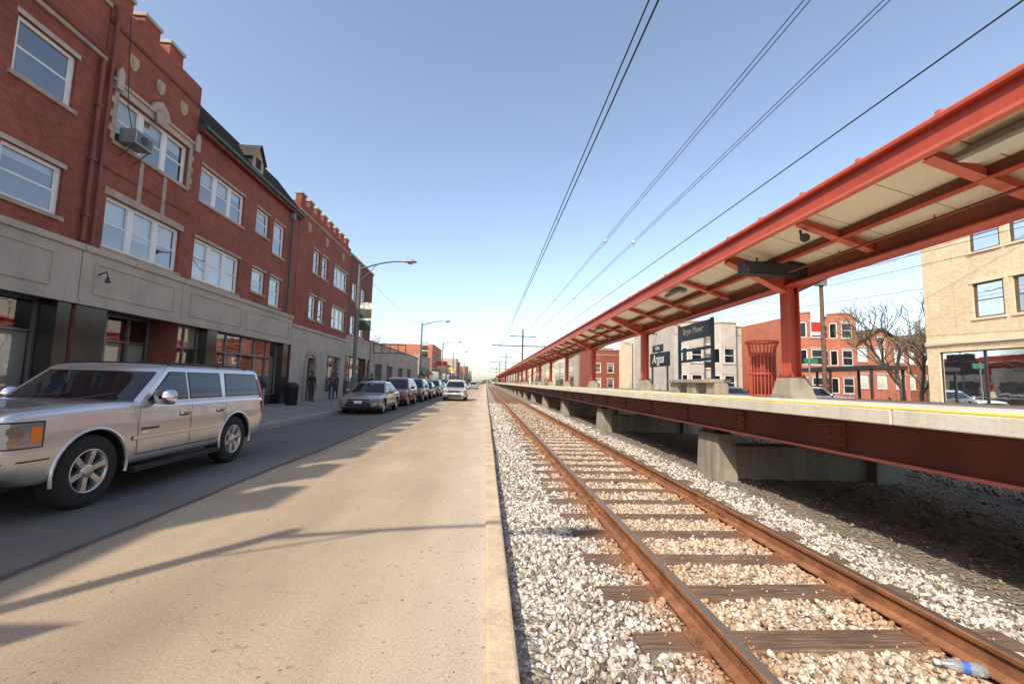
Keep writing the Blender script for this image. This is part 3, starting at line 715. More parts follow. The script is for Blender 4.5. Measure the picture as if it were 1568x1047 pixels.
        for sgn in (-1,1):
            T.prism([(XF-.02,c+sgn*.65,2.2),(XF-.02,c+sgn*.65,2.75),(XF-.02,c,2.95),(XF-.02,c+sgn*.35,2.75),(XF-.02,c+sgn*.55,2.5)],(.045,0,0),'stone')
        window(G,XF-.1,1,29.3,32.0,.6,3.0,n=3,blind=.0,fr='alu',dh=False)
    if kind==5:
        y0,y1,H=32.92,39.6,10.9; mat='brick_dark'
        holes=[(33.8,35.0,7.6,9.0),(36.2,37.4,7.6,9.0),(33.8,35.0,4.95,6.4),(36.2,37.4,4.95,6.4)]
        facade(W,XF,1,y0,y1,SZ1,H,holes,mat); shell(W,XF,1,y0,y1,H,14,mat)
        for h in holes: window(G,XF,1,*h,n=1,blind=.3,fw=.09); sill(T,XF,1,h[0],h[1],h[2])
        T.box(XF-.3,XF+.1,y0,y1,H,H+.15,'stone_dk')
        band(T,y0,y1-.002,[(33.5,39)]); storefront(G,y0,y1,[(y0,34,'pier'),(34,38.8,4),(38.8,y1-.01,'pier')],back=.3)
    W.obj('walls',e); G.obj('windows',e); T.obj('trim',e)
    if Rf.v: Rf.obj('roof',e)
for k in (0,1,2,3,4,5): main_building(k)

e=empty('window_air_conditioner'); a=M(); y=12.55
a.box(XF+.05,XF+.5,y-.33,y+.33,7.95,8.35,'galv')
for i in range(9): a.box(XF+.5,XF+.51,y-.28,y+.28,8.0+i*.035,8.012+i*.035,'steel_dk')
a.cyl((XF+.512,y,8.15),(XF+.518,y,8.15),.12,None,'steel_dk',20)
a.tube([(XF+.03,y-.25,7.55),(XF+.45,y-.25,7.93)],.015,'steel_dk',6); a.tube([(XF+.03,y+.25,7.55),(XF+.45,y+.25,7.93)],.015,'steel_dk',6)
a.obj('casing',e,bevel=.01)

def generic(name,xf,s,y0,y1,H,mat,floors,shop=None,depth=12,nw=None,fr='white',trim='stone',fh=None,bay=False,loc=None,gable=None,ww=None,pairs=None,base=None):
    """loc=(x,y): build around the origin and turn to face -Y"""
    e=empty(name); W=M();G=M();T=M()
    fh=fh or 2.9; base=base if base is not None else (4.4 if shop else 1.2)
    nw=nw or max(2,int((y1-y0)/2.6)); st=(y1-y0)/nw; holes=[]
    for f in range(floors):
        zz=base+.7+f*fh
        if zz+1.5>H: break
        if pairs: 
            for (u0,u1) in pairs: holes.append((u0,u1,zz,zz+1.65))
            continue
        for i in range(nw):
            c=y0+st*(i+.5); w_=ww or min(.6,st*.28)
            if bay and any(abs(c-q)<1.3 for q in (y0+1.9,y1-1.9)): continue
            holes.append((c-w_,c+w_,zz,zz+1.5))
    hs=list(holes)
    if shop: hs.append((y0+.6,y1-.6,.5,3.6))
    facade(W,xf,s,y0,y1,-.2,H,hs,mat,.2); shell(W,xf,s,y0,y1,H,depth,mat)
    for h in holes:
        window(G,xf,s,*h,n=1,fr=fr,fw=.08); sill(T,xf,s,h[0],h[1],h[2],trim); T.box(xf,xf+s*.03,h[0]-.1,h[1]+.1,h[3]+.002,h[3]+.2,trim)
    if shop:
        window(G,xf,s,y0+.6,y1-.6,.5,3.6,n=max(2,int((y1-y0)/2)),fr='steel_dk',blind=0,dh=False)
        T.box(xf,xf+s*.10,y0,y1,3.95,4.15,trim)
        if shop!='plain': 
            T.prism([(xf+s*.002,y0+.5,3.5),(xf+s*.002,y0+.5,2.7),(xf+s*1.0,y0+.5,2.6)],(0,y1-y0-1,0),shop)
    if gable:
        c=(y0+y1)/2; o=.35
        T.add([(xf+s*o,y0-o,H),(xf+s*o,c,H+gable),(xf-s*(depth+o),c,H+gable),(xf-s*(depth+o),y0-o,H)],[(0,1,2,3)],'roofbr')
        T.add([(xf+s*o,y1+o,H),(xf+s*o,c,H+gable),(xf-s*(depth+o),c,H+gable),(xf-s*(depth+o),y1+o,H)],[(0,1,2,3)],'roofbr')
        W.poly([(xf,y0,H),(xf,y1,H),(xf,c,H+gable-.3)],mat); W.poly([(xf-s*depth,y0,H),(xf-s*depth,y1,H),(xf-s*depth,c,H+gable-.3)],mat)
        T.box(xf+s*.01,xf+s*.05,c-.4,c+.4,H+.3,H+1.2,'white'); T.box(xf+s*.05,xf+s*.06,c-.32,c+.32,H+.38,H+1.12,'carglass')
    else:
        T.box(xf+s*.1,xf-s*.2,y0,y1,H,H+.14,trim)
        T.box(xf,xf+s*.05,y0,y1,H-.9,H-.8,trim)
    if bay:
        for c in (y0+1.9,y1-1.9):
            W.prism([(xf,c-1.3,0),(xf+s*.9,c-.75,0),(xf+s*.9,c+.75,0),(xf,c+1.3,0)],(0,0,H+.25),mat)
            T.prism([(xf,c-1.38,H+.251),(xf+s*.98,c-.8,H+.251),(xf+s*.98,c+.8,H+.251),(xf,c+1.38,H+.251)],(0,0,.15),trim)
            for f in range(3):
                zz=1.3+f*2.75
                if zz+1.6>H: break
                T.box(xf+s*.9,xf+s*.94,c-.55,c+.55,zz,zz+1.55,fr); T.box(xf+s*.94,xf+s*.95,c-.47,c+.47,zz+.08,zz+.75,'carglass'); T.box(xf+s*.94,xf+s*.95,c-.47,c+.47,zz+.82,zz+1.47,'carglass')
                T.box(xf+s*.9,xf+s*.96,c-.7,c+.7,zz-.12,zz-.001,trim); T.box(xf+s*.9,xf+s*.96,c-.7,c+.7,zz+1.552,zz+1.75,trim)
                for sg in (-1,1):
                    P0=Vector((xf,c+sg*1.3,0)); P1=Vector((xf+s*.9,c+sg*.75,0)); nrm=Vector((-(P1-P0).y,(P1-P0).x,0)).normalized()
                    if nrm.y*sg<0: nrm=-nrm
                    A=P0.lerp(P1,.2)+nrm*.02; B_=P0.lerp(P1,.85)+nrm*.02
                    T.quad((A.x,A.y,zz),(B_.x,B_.y,zz),(B_.x,B_.y,zz+1.55),(A.x,A.y,zz+1.55),fr)
                    A=P0.lerp(P1,.28)+nrm*.03; B_=P0.lerp(P1,.77)+nrm*.03
                    T.quad((A.x,A.y,zz+.08),(B_.x,B_.y,zz+.08),(B_.x,B_.y,zz+1.47),(A.x,A.y,zz+1.47),'carglass')
    W.obj('walls',e); G.obj('windows',e); T.obj('trim',e)
    if loc: e.rotation_euler=(0,0,R(90)); e.location=(loc[0],loc[1],0)
    return e
MT['roofbr']=noisy('brown_shingle',(.16,.09,.06),.3,3,.9,bmp=.4,fine=15,bd=.03)
MT['awn_green']=noisy('green_awning',(.03,.14,.08),.2,2,.8); MT['awn_red']=noisy('red_awning',(.36,.05,.035),.2,2,.8); MT['awn_blue']=noisy('blue_awning',(.06,.10,.2),.2,2,.8)
MT['sign_red']=plain('red_sign_face',(.5,.04,.03),.4); MT['sign_yel']=plain('yellow_sign_face',(.80,.52,.06),.4)
e=empty('low_brick_building'); a=M(); holes=[(42,45,.9,3.0),(47,50,.9,3.0),(53,56,.9,3.0),(59,62,.9,3.0)]
facade(a,XF,1,40.2,68,-.2,4.9,holes,'brick_beige'); shell(a,XF,1,40.2,68,4.9,14,'brick_beige'); a.box(XF-.3,XF+.08,40.2,68,4.9,5.05,'stone_dk')
for h in holes: a.box(XF-.14,XF-.16,*h,'room'); 
a.obj('walls',e)
ys=70; specs=[('brick_beige','awn_green'),('brick_orange','plain'),('stone','plain'),('brick_red','plain'),('brick_tan','awn_red'),('brick_beige','plain'),('brick_red','awn_green'),('stone','plain'),('brick_orange','plain')]
i=0
while ys<330:
    w=random.uniform(9,18); mt,sh=specs[i%len(specs)]; H=random.choice([5.2,5.6,6.0,8.2,8.6]) if ys<130 else random.uniform(5,11)
    generic('shop_building',XF,1,ys,ys+w-.05,H,mt,2,shop=sh,depth=10); ys+=w+random.choice([0,0,3]); i+=1
# right row
prs=[]
for c in (18.9,15.3,11.7,8.1): prs+= [(c-1.15,c+.1),(c-2.75,c-1.5)]
generic('tan_brick_building',23,-1,4.5,21.3,11.8,'brick_tan',2,shop='plain',depth=14,pairs=prs,fh=3.15,trim='tanstone',fr='wood')
generic('red_brick_apartment_building',0,-1,-3.5,3.5,9.0,'brick_orange',3,depth=12,bay=True,nw=3,fh=2.75,base=.6,loc=(34.3,42))
generic('red_brick_house',0,-1,-3.2,3.2,6.4,'brick_orange',2,depth=10,nw=3,gable=2.2,loc=(43.2,45),fr='white')
generic('red_brick_house',0,-1,-3.2,3.2,6.6,'brick_red',2,depth=10,nw=3,gable=1.8,loc=(50.2,46.5),fr='white')
generic('tan_brick_house',0,-1,-3.2,3.2,6.8,'brick_tan',2,depth=10,nw=3,gable=2.4,loc=(29,52),fr='white')
generic('grey_apartment_building',0,-1,-3.6,3.6,7.9,'brick_grey',3,depth=12,nw=3,fh=2.5,base=.3,loc=(22.9,43.5),bay=True)
for i,(x,y,H,mt,gb) in enumerate(((25.5,62,8.6,'brick_tan',None),(33.0,63,7.0,'brick_orange',2.2),(21.5,74,7.6,'brick_red',None),(29.5,76,8.8,'brick_grey',None),(37.5,77,6.8,'brick_tan',2.4),(24,92,9.4,'brick_beige',None),(32.5,94,8.0,'brick_orange',None))):
    generic('brick_rowhouse',0,-1,-3.4,3.4,H,mt,3,depth=9,nw=3,fh=2.6,base=.4,loc=(x,y),gable=gb,bay=(i in (0,3)))
ys=106; i=0
sp=[('brick_beige',8.8,'plain'),('brick_grey',10.4,'plain'),('brick_tan',7.2,'awn_red'),('brick_beige',10.8,'plain'),('brick_red',9,'awn_green'),('brick_grey',7.5,'plain'),('brick_tan',11,'plain')]
while ys<330:
    w=random.uniform(9,17); mt,H,sh=sp[i%len(sp)]
    generic('shop_building',23,-1,ys,ys+w-.05,H,mt,3,shop=sh,depth=12); ys+=w+random.choice([0,4,8]); i+=1
e=empty('rooftop_sign'); a=M(); a.box(22.6,25.4,91.0,91.2,10.6,12.2,'signw'); a.box(22.8,25.2,90.98,90.998,10.8,11.5,'sign_red')
for x in (22.9,25.1): a.box(x-.06,x+.06,91.2,91.32,9.0,12.2,'steel_dk')
a.obj('sign_board',e)
e=empty('bus_shelter'); a=M(); a.box(20.6,22.6,22.0,28.5,2.75,2.95,'steel_dk')
for y in (22.2,25,28.3):
    for x in (20.7,22.5): a.box(x-.05,x+.05,y-.05,y+.05,.08,2.749,'steel_dk')
a.obj('frame',e)
e=empty('iron_fence'); a=M(); 
y=6
while y<60: a.box(12.28,12.32,y-.02,y+.02,-.2,1.35,'steel_dk'); y+=2.2
y=6
while y<45: a.box(12.295,12.305,y-.008,y+.008,-.1,1.3,'steel_dk'); y+=.16
a.box(12.285,12.315,6,60,1.22,1.26,'steel_dk'); a.box(12.285,12.315,6,60,0,.04,'steel_dk'); a.obj('fence_panels',e)

# ------------------------------------------------------------------ lamps, poles, wires
def lamp(y,x=-6.75,h=7.6,arm=2.15,banner=False,side=1):
    e=empty('street_lamp'); a=M()
    a.lathe((x,y,.14),[(0,.001),(0,.2),(.08,.2),(.12,.15),(.9,.12)],'polegreen',14,'Z')
    a.cyl((x,y,.9),(x,y,h-.1),.11,.075,'polegreen',14)
    pts=[(x,y,h-.35)]+[(x+side*arm*t,y,h-.35+.5*math.sin(t*math.pi*.5)) for t in (.15,.35,.6,.8,1)]
    a.tube(pts,[.05,.046,.044,.04,.038,.036],'polegreen',8)
    a.tube([(x,y,h-1.0),(x+side*.45,y,h-.55),(x+side*.9,y,h-.02)],.02,'polegreen',6)
    bx=x+side*(arm+.0); vs=[];n=12
    prof=[(0,.03,.04),(.12,.07,.07),(.3,.13,.10),(.55,.16,.11),(.72,.12,.08),(.8,.02,.02)]
    for (dx,wy,wz) in prof:
        for k in range(n):
            t=2*math.pi*k/n; vs.append((bx+side*dx,y+wy*math.cos(t),h+.15+wz*math.sin(t)*(1 if math.sin(t)>0 else .6)))
    a.add(vs,[(i*n+k,i*n+(k+1)%n,(i+1)*n+(k+1)%n,(i+1)*n+k) for i in range(5) for k in range(n)],'galv',True)
    a.lathe((bx+side*.45,y,h+.03),[(0,.001),(0,.12),(.05,.13)],'lens',12,'Z')
    if banner:
        a.cyl((x,y,5.5),(x+.75,y,5.5),.015,None,'steel_dk',6); a.cyl((x,y,4.05),(x+.75,y,4.05),.015,None,'steel_dk',6)
    a.obj('pole_and_arm',e)
    if banner:
        b=M(); b.box(x+.12,x+.72,y-.006,y+.006,4.06,5.49,'banner'); b.obj('banner',e)
def m_banner():
    m,nt,b=newmat('printed_banner'); p=pos(nt)
    s=N(nt,'ShaderNodeSeparateXYZ'); nt.links.new(p,s.inputs[0])
    c=ramp(nt,[(0,(.03,.04,.02)),(.34,(.05,.10,.04)),(.35,(.6,.57,.5)),(.42,(.6,.57,.5)),(.43,(.03,.05,.03)),(.76,(.10,.12,.06)),(.77,(.65,.62,.55)),(1,(.6,.58,.52))],mth(nt,'DIVIDE',mth(nt,'SUBTRACT',s.outputs[2],4.06),1.43))
    c=mix(nt,c,ramp(nt,[(.4,.5),(.6,1.4)],noise(nt,p,7)),.8,'MULTIPLY'); nt.links.new(c,b.inputs['Base Color']); setin(b,'Roughness',.8); return m
MT['banner']=m_banner()
for i,y in enumerate((-1.7,22.8,45.3,68,91,114,137,160,183,206)): lamp(y,banner=(i<3))
for y in (60,90,120,150): lamp(y,x=20.6,side=-1)
def upole(x,y,h,arms=True,banner=False):
    e=empty('utility_pole'); a=M(); a.cyl((x,y,-.2),(x,y,h),.15,.10,'wood',10)
    if arms:
        for z in (h-.5,h-1.6):
            a.box(x-2.2,x+2.2,y-.06,y+.06,z,z+.12,'wood')
            for q in (-2,-1.2,1.2,2): a.cyl((x+q,y,z+.12),(x+q,y,z+.3),.04,None,'ceramic',8)
    if banner:
        a.box(x-.75,x-.16,y-.01,y+.01,4.9,6.4,'signw'); a.box(x-.75,x-.16,y-.016,y-.011,5.1,5.7,'sign_red')
        a.cyl((x,y,h-.3),(x-.9,y,h-.1),.03,None,'galv',6); a.box(x-.3,x+.25,y-.2,y+.2,h-1.6,h-1.0,'galv')
    a.obj('pole',e)
upole(20.6,25.3,9.6,False,True); upole(20.6,95,10); upole(20.6,48,9.0)
def mast(y):
    e=empty('catenary_mast'); a=M(); x=6.1
    a.cyl((x,y,PT),(x,y,10.6),.16,.12,'steel_dk',12)
    a.box(x-5.2,x+5.2,y-.06,y+.06,7.7,7.86,'steel_dk'); a.box(x-2.3,x+2.3,y-.06,y+.06,9.35,9.48,'steel_dk')
    for s in (-1,1):
        a.tube([(x,y,9.3),(x+s*4.0,y,7.86)],.025,'steel_dk',6)
        a.cyl((x+s*3.9,y,7.7),(x+s*3.9,y,7.25),.05,None,'ceramic',8)
        for q in (1.8,.3): a.cyl((x+s*q,y,9.48),(x+s*q,y,9.75),.04,None,'ceramic',8)
    a.obj('mast',e)
for y in (-22,73,133,193,253): mast(y)
def wire(pts,r=.013): a.tube(pts,r,'wire',5)
def sagline(x,z,y0,y1,sag,n=14,x1=None,z1=None):
    out=[]
    for i in range(n+1):
        t=i/n; out.append((x+((x1 if x1 is not None else x)-x)*t,y0+(y1-y0)*t,z+((z1 if z1 is not None else z)-z)*t-sag*4*t*(1-t)))
    return out
e=empty('overhead_wires'); a=M()
spans=[(-22,73,.45),(73,133,.5),(133,193,.5),(193,253,.5)]
for y0,y1,sg in spans:
    for cx in (2.2,10.1):
        wire(sagline(cx,6.8,y0,y1,.05),.015); wire(sagline(cx-.04,7.35,y0,y1,sg),.013)
        n=8
        for i in range(1,n):
            t=i/n; yy=y0+(y1-y0)*t; wire([(cx,yy,6.8-.05*4*t*(1-t)),(cx-.04,yy,7.35-sg*4*t*(1-t))],.006)
    for x,z in ((6.3,9.75),(6.43,9.75),(7.9,9.75),(8.03,9.75)): wire(sagline(x,z,y0,y1,.3),.011)
wire([(7.8,-20,7.35),(7.8,250,7.35)],.016)
for x,y in ((6.36,23),(7.96,23),(6.36,40),(7.96,39)):
    z=9.75-.3*4*((y+22)/95)*(1-(y+22)/95)
    a.lathe((x,y,z-.02),[(-.10,.01),(-.08,.07),(0,.085),(.08,.07),(.10,.01)],'ceramic',8,'Z'); a.tube([(x-.12,y,z+.02),(x,y,z-.28),(x+.12,y,z+.02)],.012,'galv',5)
wire(sagline(6.1,8.9,73,5,.8,x1=30,z1=7.5),.012)
wire(sagline(20.6,8.5,25.3,95,.8),.012); wire(sagline(20.6,8.5,-30,25.3,.8),.012); wire(sagline(20.6,7.9,-30,25.3,.8),.012); wire(sagline(12,7.2,60,14,.9,x1=22.9,z1=9.2),.010)
wire(sagline(-6.75,7.2,22.8,45.3,.3),.008)
wire([(XF+.2,12.0,11.5),(XF+.22,12.2,9),(XF+.15,12.6,8.2)],.012)
a.obj('wires',e)

# ------------------------------------------------------------------ small signs
e=empty('shop_sign'); a=M(); a.box(11.9,12.1,27.9,30.9,2.9,3.85,'black'); a.box(11.88,11.9,28.5,30.4,3.9,4.4,'black')
for y in (28.1,30.7): a.box(11.95,12.05,y-.05,y+.05,-.2,2.9,'steel_dk')
a.box(11.95,12.05,29.3,29.5,3.85,3.91,'steel_dk')
a.obj('sign_board',e); text('lettering','Argus',(11.87,29.4,3.4),.85,(R(90),0,R(-90)),'signw',e,bold=True,shear=.3); text('lettering_small','GRILL',(11.87,29.45,4.15),.32,(R(90),0,R(-90)),'signw',e)
e=empty('street_name_sign'); a=M(); a.cyl((18,23.2,-.1),(18,23.2,3.4),.04,None,'galv',8); a.box(17.7,18.5,23.18,23.22,3.0,3.3,'awn_green'); a.obj('sign',e)
e=empty('projecting_shop_sign'); a=M()
a.box(XF,XF+3.0,41.0,41.05,4.75,4.82,'steel_dk'); a.box(XF,XF+3.0,41.0,41.05,3.95,4.02,'steel_dk')
for q in (0,.75,1.5,2.25,2.93): a.box(XF+q,XF+q+.06,41.0,41.05,4.02,4.75,'steel_dk')
a.obj('frame',e)
for (x,y,m1,m2,z) in ((-9.2,92,'sign_red','sign_yel',5.6),(-9.3,118,'sign_yel','signw',5.2)):
    e=empty('shop_pole_sign'); a=M(); a.cyl((x,y,.1),(x,y,z-1.4),.1,None,'steel_dk',8); a.box(x-1.1,x+1.1,y-.12,y+.12,z-.8,z+.1,m1); a.box(x-.9,x+.9,y-.12,y+.12,z-1.4,z-.85,m2); a.obj('sign',e)
for y in (14.2,20.3,27.5,33,38.6):
    e=empty('parking_meter'); a=M(); a.cyl((-6.95,y,.14),(-6.95,y,1.15),.03,None,'galv',8); a.lathe((-6.95,y,1.15),[(0,.03),(.02,.07),(.18,.085),(.27,.06),(.30,.001)],'steel_dk',12,'Z'); a.obj('meter',e)
e=empty('litter_bin'); a=M(); a.lathe((-9.6,22.4,.15),[(0,.001),(0,.25),(.05,.28),(.85,.30),(.88,.33),(.95,.33),(1.1,.2),(1.12,.001)],'plastic',18,'Z'); a.obj('bin_body',e)
e=empty('plastic_bottle'); a=M()
clr=plain('clear_plastic',(.75,.8,.82),.1); clr.node_tree.nodes['Principled BSDF'].inputs['Transmission Weight'].default_value=.75
a.lathe((0,0,0),[(-.1,.001),(-.1,.028),(-.09,.033),(-.03,.033),(-.02,.030),(.03,.033),(.06,.033),(.095,.013),(.115,.013)],clr,18,'X')
a.lathe((0,0,0),[(-.02,.0325),(.012,.0325)],plain('blue_label',(.05,.15,.5),.4),18,'X'); a.lathe((0,0,0),[(.112,.015),(.135,.015),(.135,.001)],'signw',12,'X')
o=a.obj('bottle',e); e.location=(2.80,2.50,-.06); e.rotation_euler=(0,0,R(155))

# ------------------------------------------------------------------ trees
MT['bark']=noisy('bark',(.15,.115,.085),.3,5,.9); MT['bud']=noisy('spring_buds',(.22,.17,.07),.4,5,.9)
def tree(name,x,y,h,seed,spread=.45):
    rnd=random.Random(seed); a=M(); e=empty(name)
    B=M()
    def br(p,d,L,r,lv):
        p=Vector(p); d=Vector(d); pts=[p]; 
        for i in range(3):
            d=(d+Vector((rnd.uniform(-.16,.16),rnd.uniform(-.16,.16),rnd.uniform(-.02,.12)))).normalized(); p=p+d*L/3; pts.append(p)
        a.tube(pts,[r,r*.88,r*.76,r*.64],'bark',8 if lv<2 else 4)
        if lv>=5:
            for i in range(3):
                q=pts[rnd.randint(1,3)]+Vector((rnd.uniform(-.1,.1),rnd.uniform(-.1,.1),rnd.uniform(-.1,.1))); s=rnd.uniform(.03,.07)
                B.add([q,q+Vector((s,rnd.uniform(-s,s),s)),q+Vector((rnd.uniform(-s,s),s,s*1.5))],[(0,1,2)],'bud')
            return
        nb=rnd.choice([2,3,3]) if lv else 4
        for k in range(nb):
            ax=Vector((rnd.uniform(-1,1),rnd.uniform(-1,1),rnd.uniform(-.2,.4))).normalized()
            nd=(d*.9+ax*rnd.uniform(.4,.9)*(1+spread*.4)); nd.z=max(nd.z,-.05); br(pts[3] if k<2 else pts[2],nd.normalized(),L*rnd.uniform(.62,.85),r*.6,lv+1)
    br((x,y,-.2),(0,0,1),h*.27,h*.018,0)
    a.obj('trunk_and_branches',e); B.obj('buds',e)
tree('bare_tree',33.5,33,12.0,3); tree('bare_tree',30.5,28.6,9,8); tree('bare_tree',-17,66,10.5,5); tree('bare_tree',-16,75,9.5,6); tree('bare_tree',13.5,150,9,9); tree('bare_tree',41,38,10,12)
a=M()
for i in range(900):
    x=random.uniform(-90,90); y=random.uniform(420,460); s=random.uniform(1,3); z=random.uniform(0,7)*(0.6+.4*math.sin(x*.2))
    q=Vector((x,y,z)); a.add([q+Vector((random.uniform(-s,s),random.uniform(-s,s),random.uniform(-s,s)*.7)) for _ in range(4)],[(0,1,2,3)],'bud')
a.obj('distant_trees')

# ------------------------------------------------------------------ vehicles
def car(name,cx,yf,kind,col,metal=.4,scale=1):
    pm=plain('car_paint',col,.3,metal,1.0)
    suv=(kind=='suv'); van=(kind=='cuv')
    if suv: L,Wd,H,wr,wb0,wb=5.1,1.98,1.77,.43,.98,3.0; belt=1.21; tp=[(0,.90),(.03,1.12),(.12,1.19),(.8,1.23),(1.35,1.25),(1.6,1.22),(L-.06,1.22),(L,1.14)]; gh=(1.50,L-.02,2.10,L-.13); zr=1.67; gc=.36
    elif van: L,Wd,H,wr,wb0,wb=4.6,1.85,1.68,.35,.9,2.65; belt=1.02; tp=[(0,.65),(.06,.82),(.25,.90),(1.15,1.02),(1.4,1.02),(L-.12,1.02),(L,.85)]; gh=(1.0,L-.05,1.85,L-.45); zr=1.55; gc=.26
    else: L,Wd,H,wr,wb0,wb=4.75,1.80,1.45,.325,.95,2.75; belt=.90; tp=[(0,.52),(.06,.66),(.3,.74),(1.3,.88),(1.6,.90),(3.9,.93),(L-.12,.93),(L,.78)]; gh=(1.25,4.15,2.05,3.45); zr=1.36; gc=.22
    hw=Wd/2
    wfp=[(0,.84),(.05,.93),(.16,.975),(.4,.995),(.8,1),(L-.8,1),(L-.3,.99),(L-.08,.965),(L,.92)] if suv else [(0,.78),(.05,.88),(.16,.945),(.4,.985),(.8,1),(L-.8,1),(L-.3,.975),(L-.08,.93),(L,.86)]
    def ip(tab,t):
        for i in range(len(tab)-1):
            if t<=tab[i+1][0]:
                k=(t-tab[i][0])/(tab[i+1][0]-tab[i][0]); return tab[i][1]+(tab[i+1][1]-tab[i][1])*k
        return tab[-1][1]
    bx=lambda y: hw*ip(wfp,y)
    st=sorted({0,.03,.08,.16,.3,.5,.8,1.1,1.4,1.8,2.3,2.8,3.3,L-.9,L-.5,L-.25,L-.12,L-.05,L})
    V=[];
    for y in st:
        w=bx(y); zt=ip(tp,y); zb=gc+(.10 if y<.2 or y>L-.2 else 0)+.0; hh=zt-zb
        half=[(0,zb),(.8*w,zb),(w-.04,zb+.03),(w-.012,zb+.12),(w,zb+.3*hh),(w,zb+.5*hh),(w-.004,zb+.68*hh),(w-.014,zb+.74*hh),(w-.030,zt-.10*hh),(w-.05,zt-.022),(w-.11,zt),(.5*w,zt+.02),(0,zt+.028)]
        ring=half+[(-p[0],p[1]) for p in half[-2:0:-1]]
        V.append([(p[0],y,p[1]) for p in ring])
    n=len(V[0]); vs=[p for r in V for p in r]; fs=[]
    for i in range(len(V)-1):
        for k in range(n): fs.append((i*n+k,i*n+(k+1)%n,(i+1)*n+(k+1)%n,(i+1)*n+k))
    fs.append(tuple(range(n))); fs.append(tuple(range((len(V)-1)*n+n-1,(len(V)-1)*n-1,-1)))
    e=empty(name)
    b=M(); b.add(vs,fs,pm,True); b.idx('plastic'); bo=b.obj('body',None)
    bm=bmesh.new(); bm.from_mesh(bo.data); bmesh.ops.recalc_face_normals(bm,faces=bm.faces); bm.to_mesh(bo.data); bm.free()
    ss=bo.modifiers.new('s','SUBSURF'); ss.levels=2; ss.render_levels=2
    cut=M(); ar=wr+.065
    for yc in (wb0,wb0+wb):
        for sd in (-1,1): cut.cyl((sd*(hw-.30),yc,wr),(sd*(hw+.2),yc,wr),ar,None,'plastic',48,True,True)
    co=cut.obj('cutter',None)
    bm=bmesh.new(); bm.from_mesh(co.data); bmesh.ops.remove_doubles(bm,verts=bm.verts,dist=1e-5); bmesh.ops.recalc_face_normals(bm,faces=bm.faces); bm.to_mesh(co.data); bm.free()
    bo2=bo.modifiers.new('b','BOOLEAN'); bo2.object=co; bo2.operation='DIFFERENCE'; bo2.solver='EXACT'
    try: bo2.material_mode='TRANSFER'
    except: pass
    dg=bpy.context.evaluated_depsgraph_get(); me=bpy.data.meshes.new_from_object(bo.evaluated_get(dg)); bo.modifiers.clear(); bo.data=me; me.set_sharp_from_angle(angle=R(40))
    bpy.data.objects.remove(co); bo.parent=e
    a0,b0,a1,b1=gh; g=M(); hw0,hw1=hw-.055,hw-(.16 if suv else .27)
    NF=8
    def outline(v):
        ya=a0+(a1-a0)*v; yb=b0+(b1-b0)*v; w=hw0+(hw1-hw0)*v; z=belt-.03+(zr-belt+.03)*v
        bul=.16
        pts=[( w*f,ya+bul*f*f,z) for f in np.linspace(-1,1,NF+1)]
        pts+=[( w*f,yb-.10*f*f,z) for f in np.linspace(1,-1,NF+1)]
        return pts
    lev=[outline(0),outline(.5),outline(1)]
    def capl(k,z):
        ya=a1+(.10 if suv else .15)*k*2; yb=b1-(.08 if suv else .15)*k*2; w=hw1-(.07*k+.10*k*k)
        return [(w*f,ya+.16*f*f,z) for f in np.linspace(-1,1,NF+1)]+[(w*f,yb-.10*f*f,z) for f in np.linspace(1,-1,NF+1)]
    dz=H-zr
    lev+= [capl(.35,zr+dz*.5),capl(1,zr+dz*.85),capl(2.2,H)]
    n=len(lev[0]); vs=[p for l in lev for p in l]; fs=[]
    for i in range(len(lev)-1):
        for k in range(n): fs.append((i*n+k,i*n+(k+1)%n,(i+1)*n+(k+1)%n,(i+1)*n+k))
    fs.append(tuple(range((len(lev)-1)*n,len(lev)*n)))
    g.add(vs,fs,pm,True); g.obj('cabin',e,sharp=28)
    q=M()
    def sp(y,v,sd,off=.006): w=hw0+(hw1-hw0)*v+off; z=belt-.03+(zr-belt+.03)*v; return (sd*w,y,z)
    vb,vt=.12,.93
    yA=lambda v:a0+(a1-a0)*v+.16; yB=lambda v:b0+(b1-b0)*v-.10
    if suv: cuts=[(None,2.66),(2.74,3.56),(3.70,None)]
    elif van: cuts=[(None,2.35),(2.42,3.2),(3.28,None)]
    else: cuts=[(None,2.62),(2.69,None)]
    for sd in (-1,1):
        for c0,c1 in cuts:
            l=lambda v:(yA(v)+.12 if c0 is None else c0+(.05*v if suv and c0>3.6 else 0)); r=lambda v:(yB(v)-.10 if c1 is None else c1)
            q.quad(sp(l(vb),vb,sd),sp(r(vb),vb,sd),sp(r(vt),vt,sd),sp(l(vt),vt,sd),'carglass')
            q.quad(sp(l(vb)-.02,vb-.025,sd,.003),sp(r(vb)+.02,vb-.025,sd,.003),sp(r(vt)+.02,vt+.03,sd,.003),sp(l(vt)-.02,vt+.03,sd,.003),'plastic')
    for side in (0,1):
        fr=np.linspace(-.90,.90,9)
        for i in range(8):
            P=[]
            for f,v in ((fr[i],.10),(fr[i+1],.10),(fr[i+1],.93),(fr[i],.93)):
                w=hw0+(hw1-hw0)*v; z=belt-.03+(zr-belt+.03)*v
                y=(a0+(a1-a0)*v+.16*f*f-.008) if side==0 else (b0+(b1-b0)*v-.10*f*f+.008)
                P.append((w*f,y,z+.004))
            q.add(P,[(0,1,2,3)],'carglass',True)
    q.obj('glazing',e)
    d=M()
    def strip(y0,y1,z0,z1,mat,off=.006,nn=6):
        for sd in (-1,1):
            for i in range(nn):
                ya,yb=y0+(y1-y0)*i/nn,y0+(y1-y0)*(i+1)/nn
                d.quad((sd*(bx(ya)+off),ya,z0),(sd*(bx(yb)+off),yb,z0),(sd*(bx(yb)+off),yb,z1),(sd*(bx(ya)+off),ya,z1),mat,True)
    zt0=ip(tp,.2)
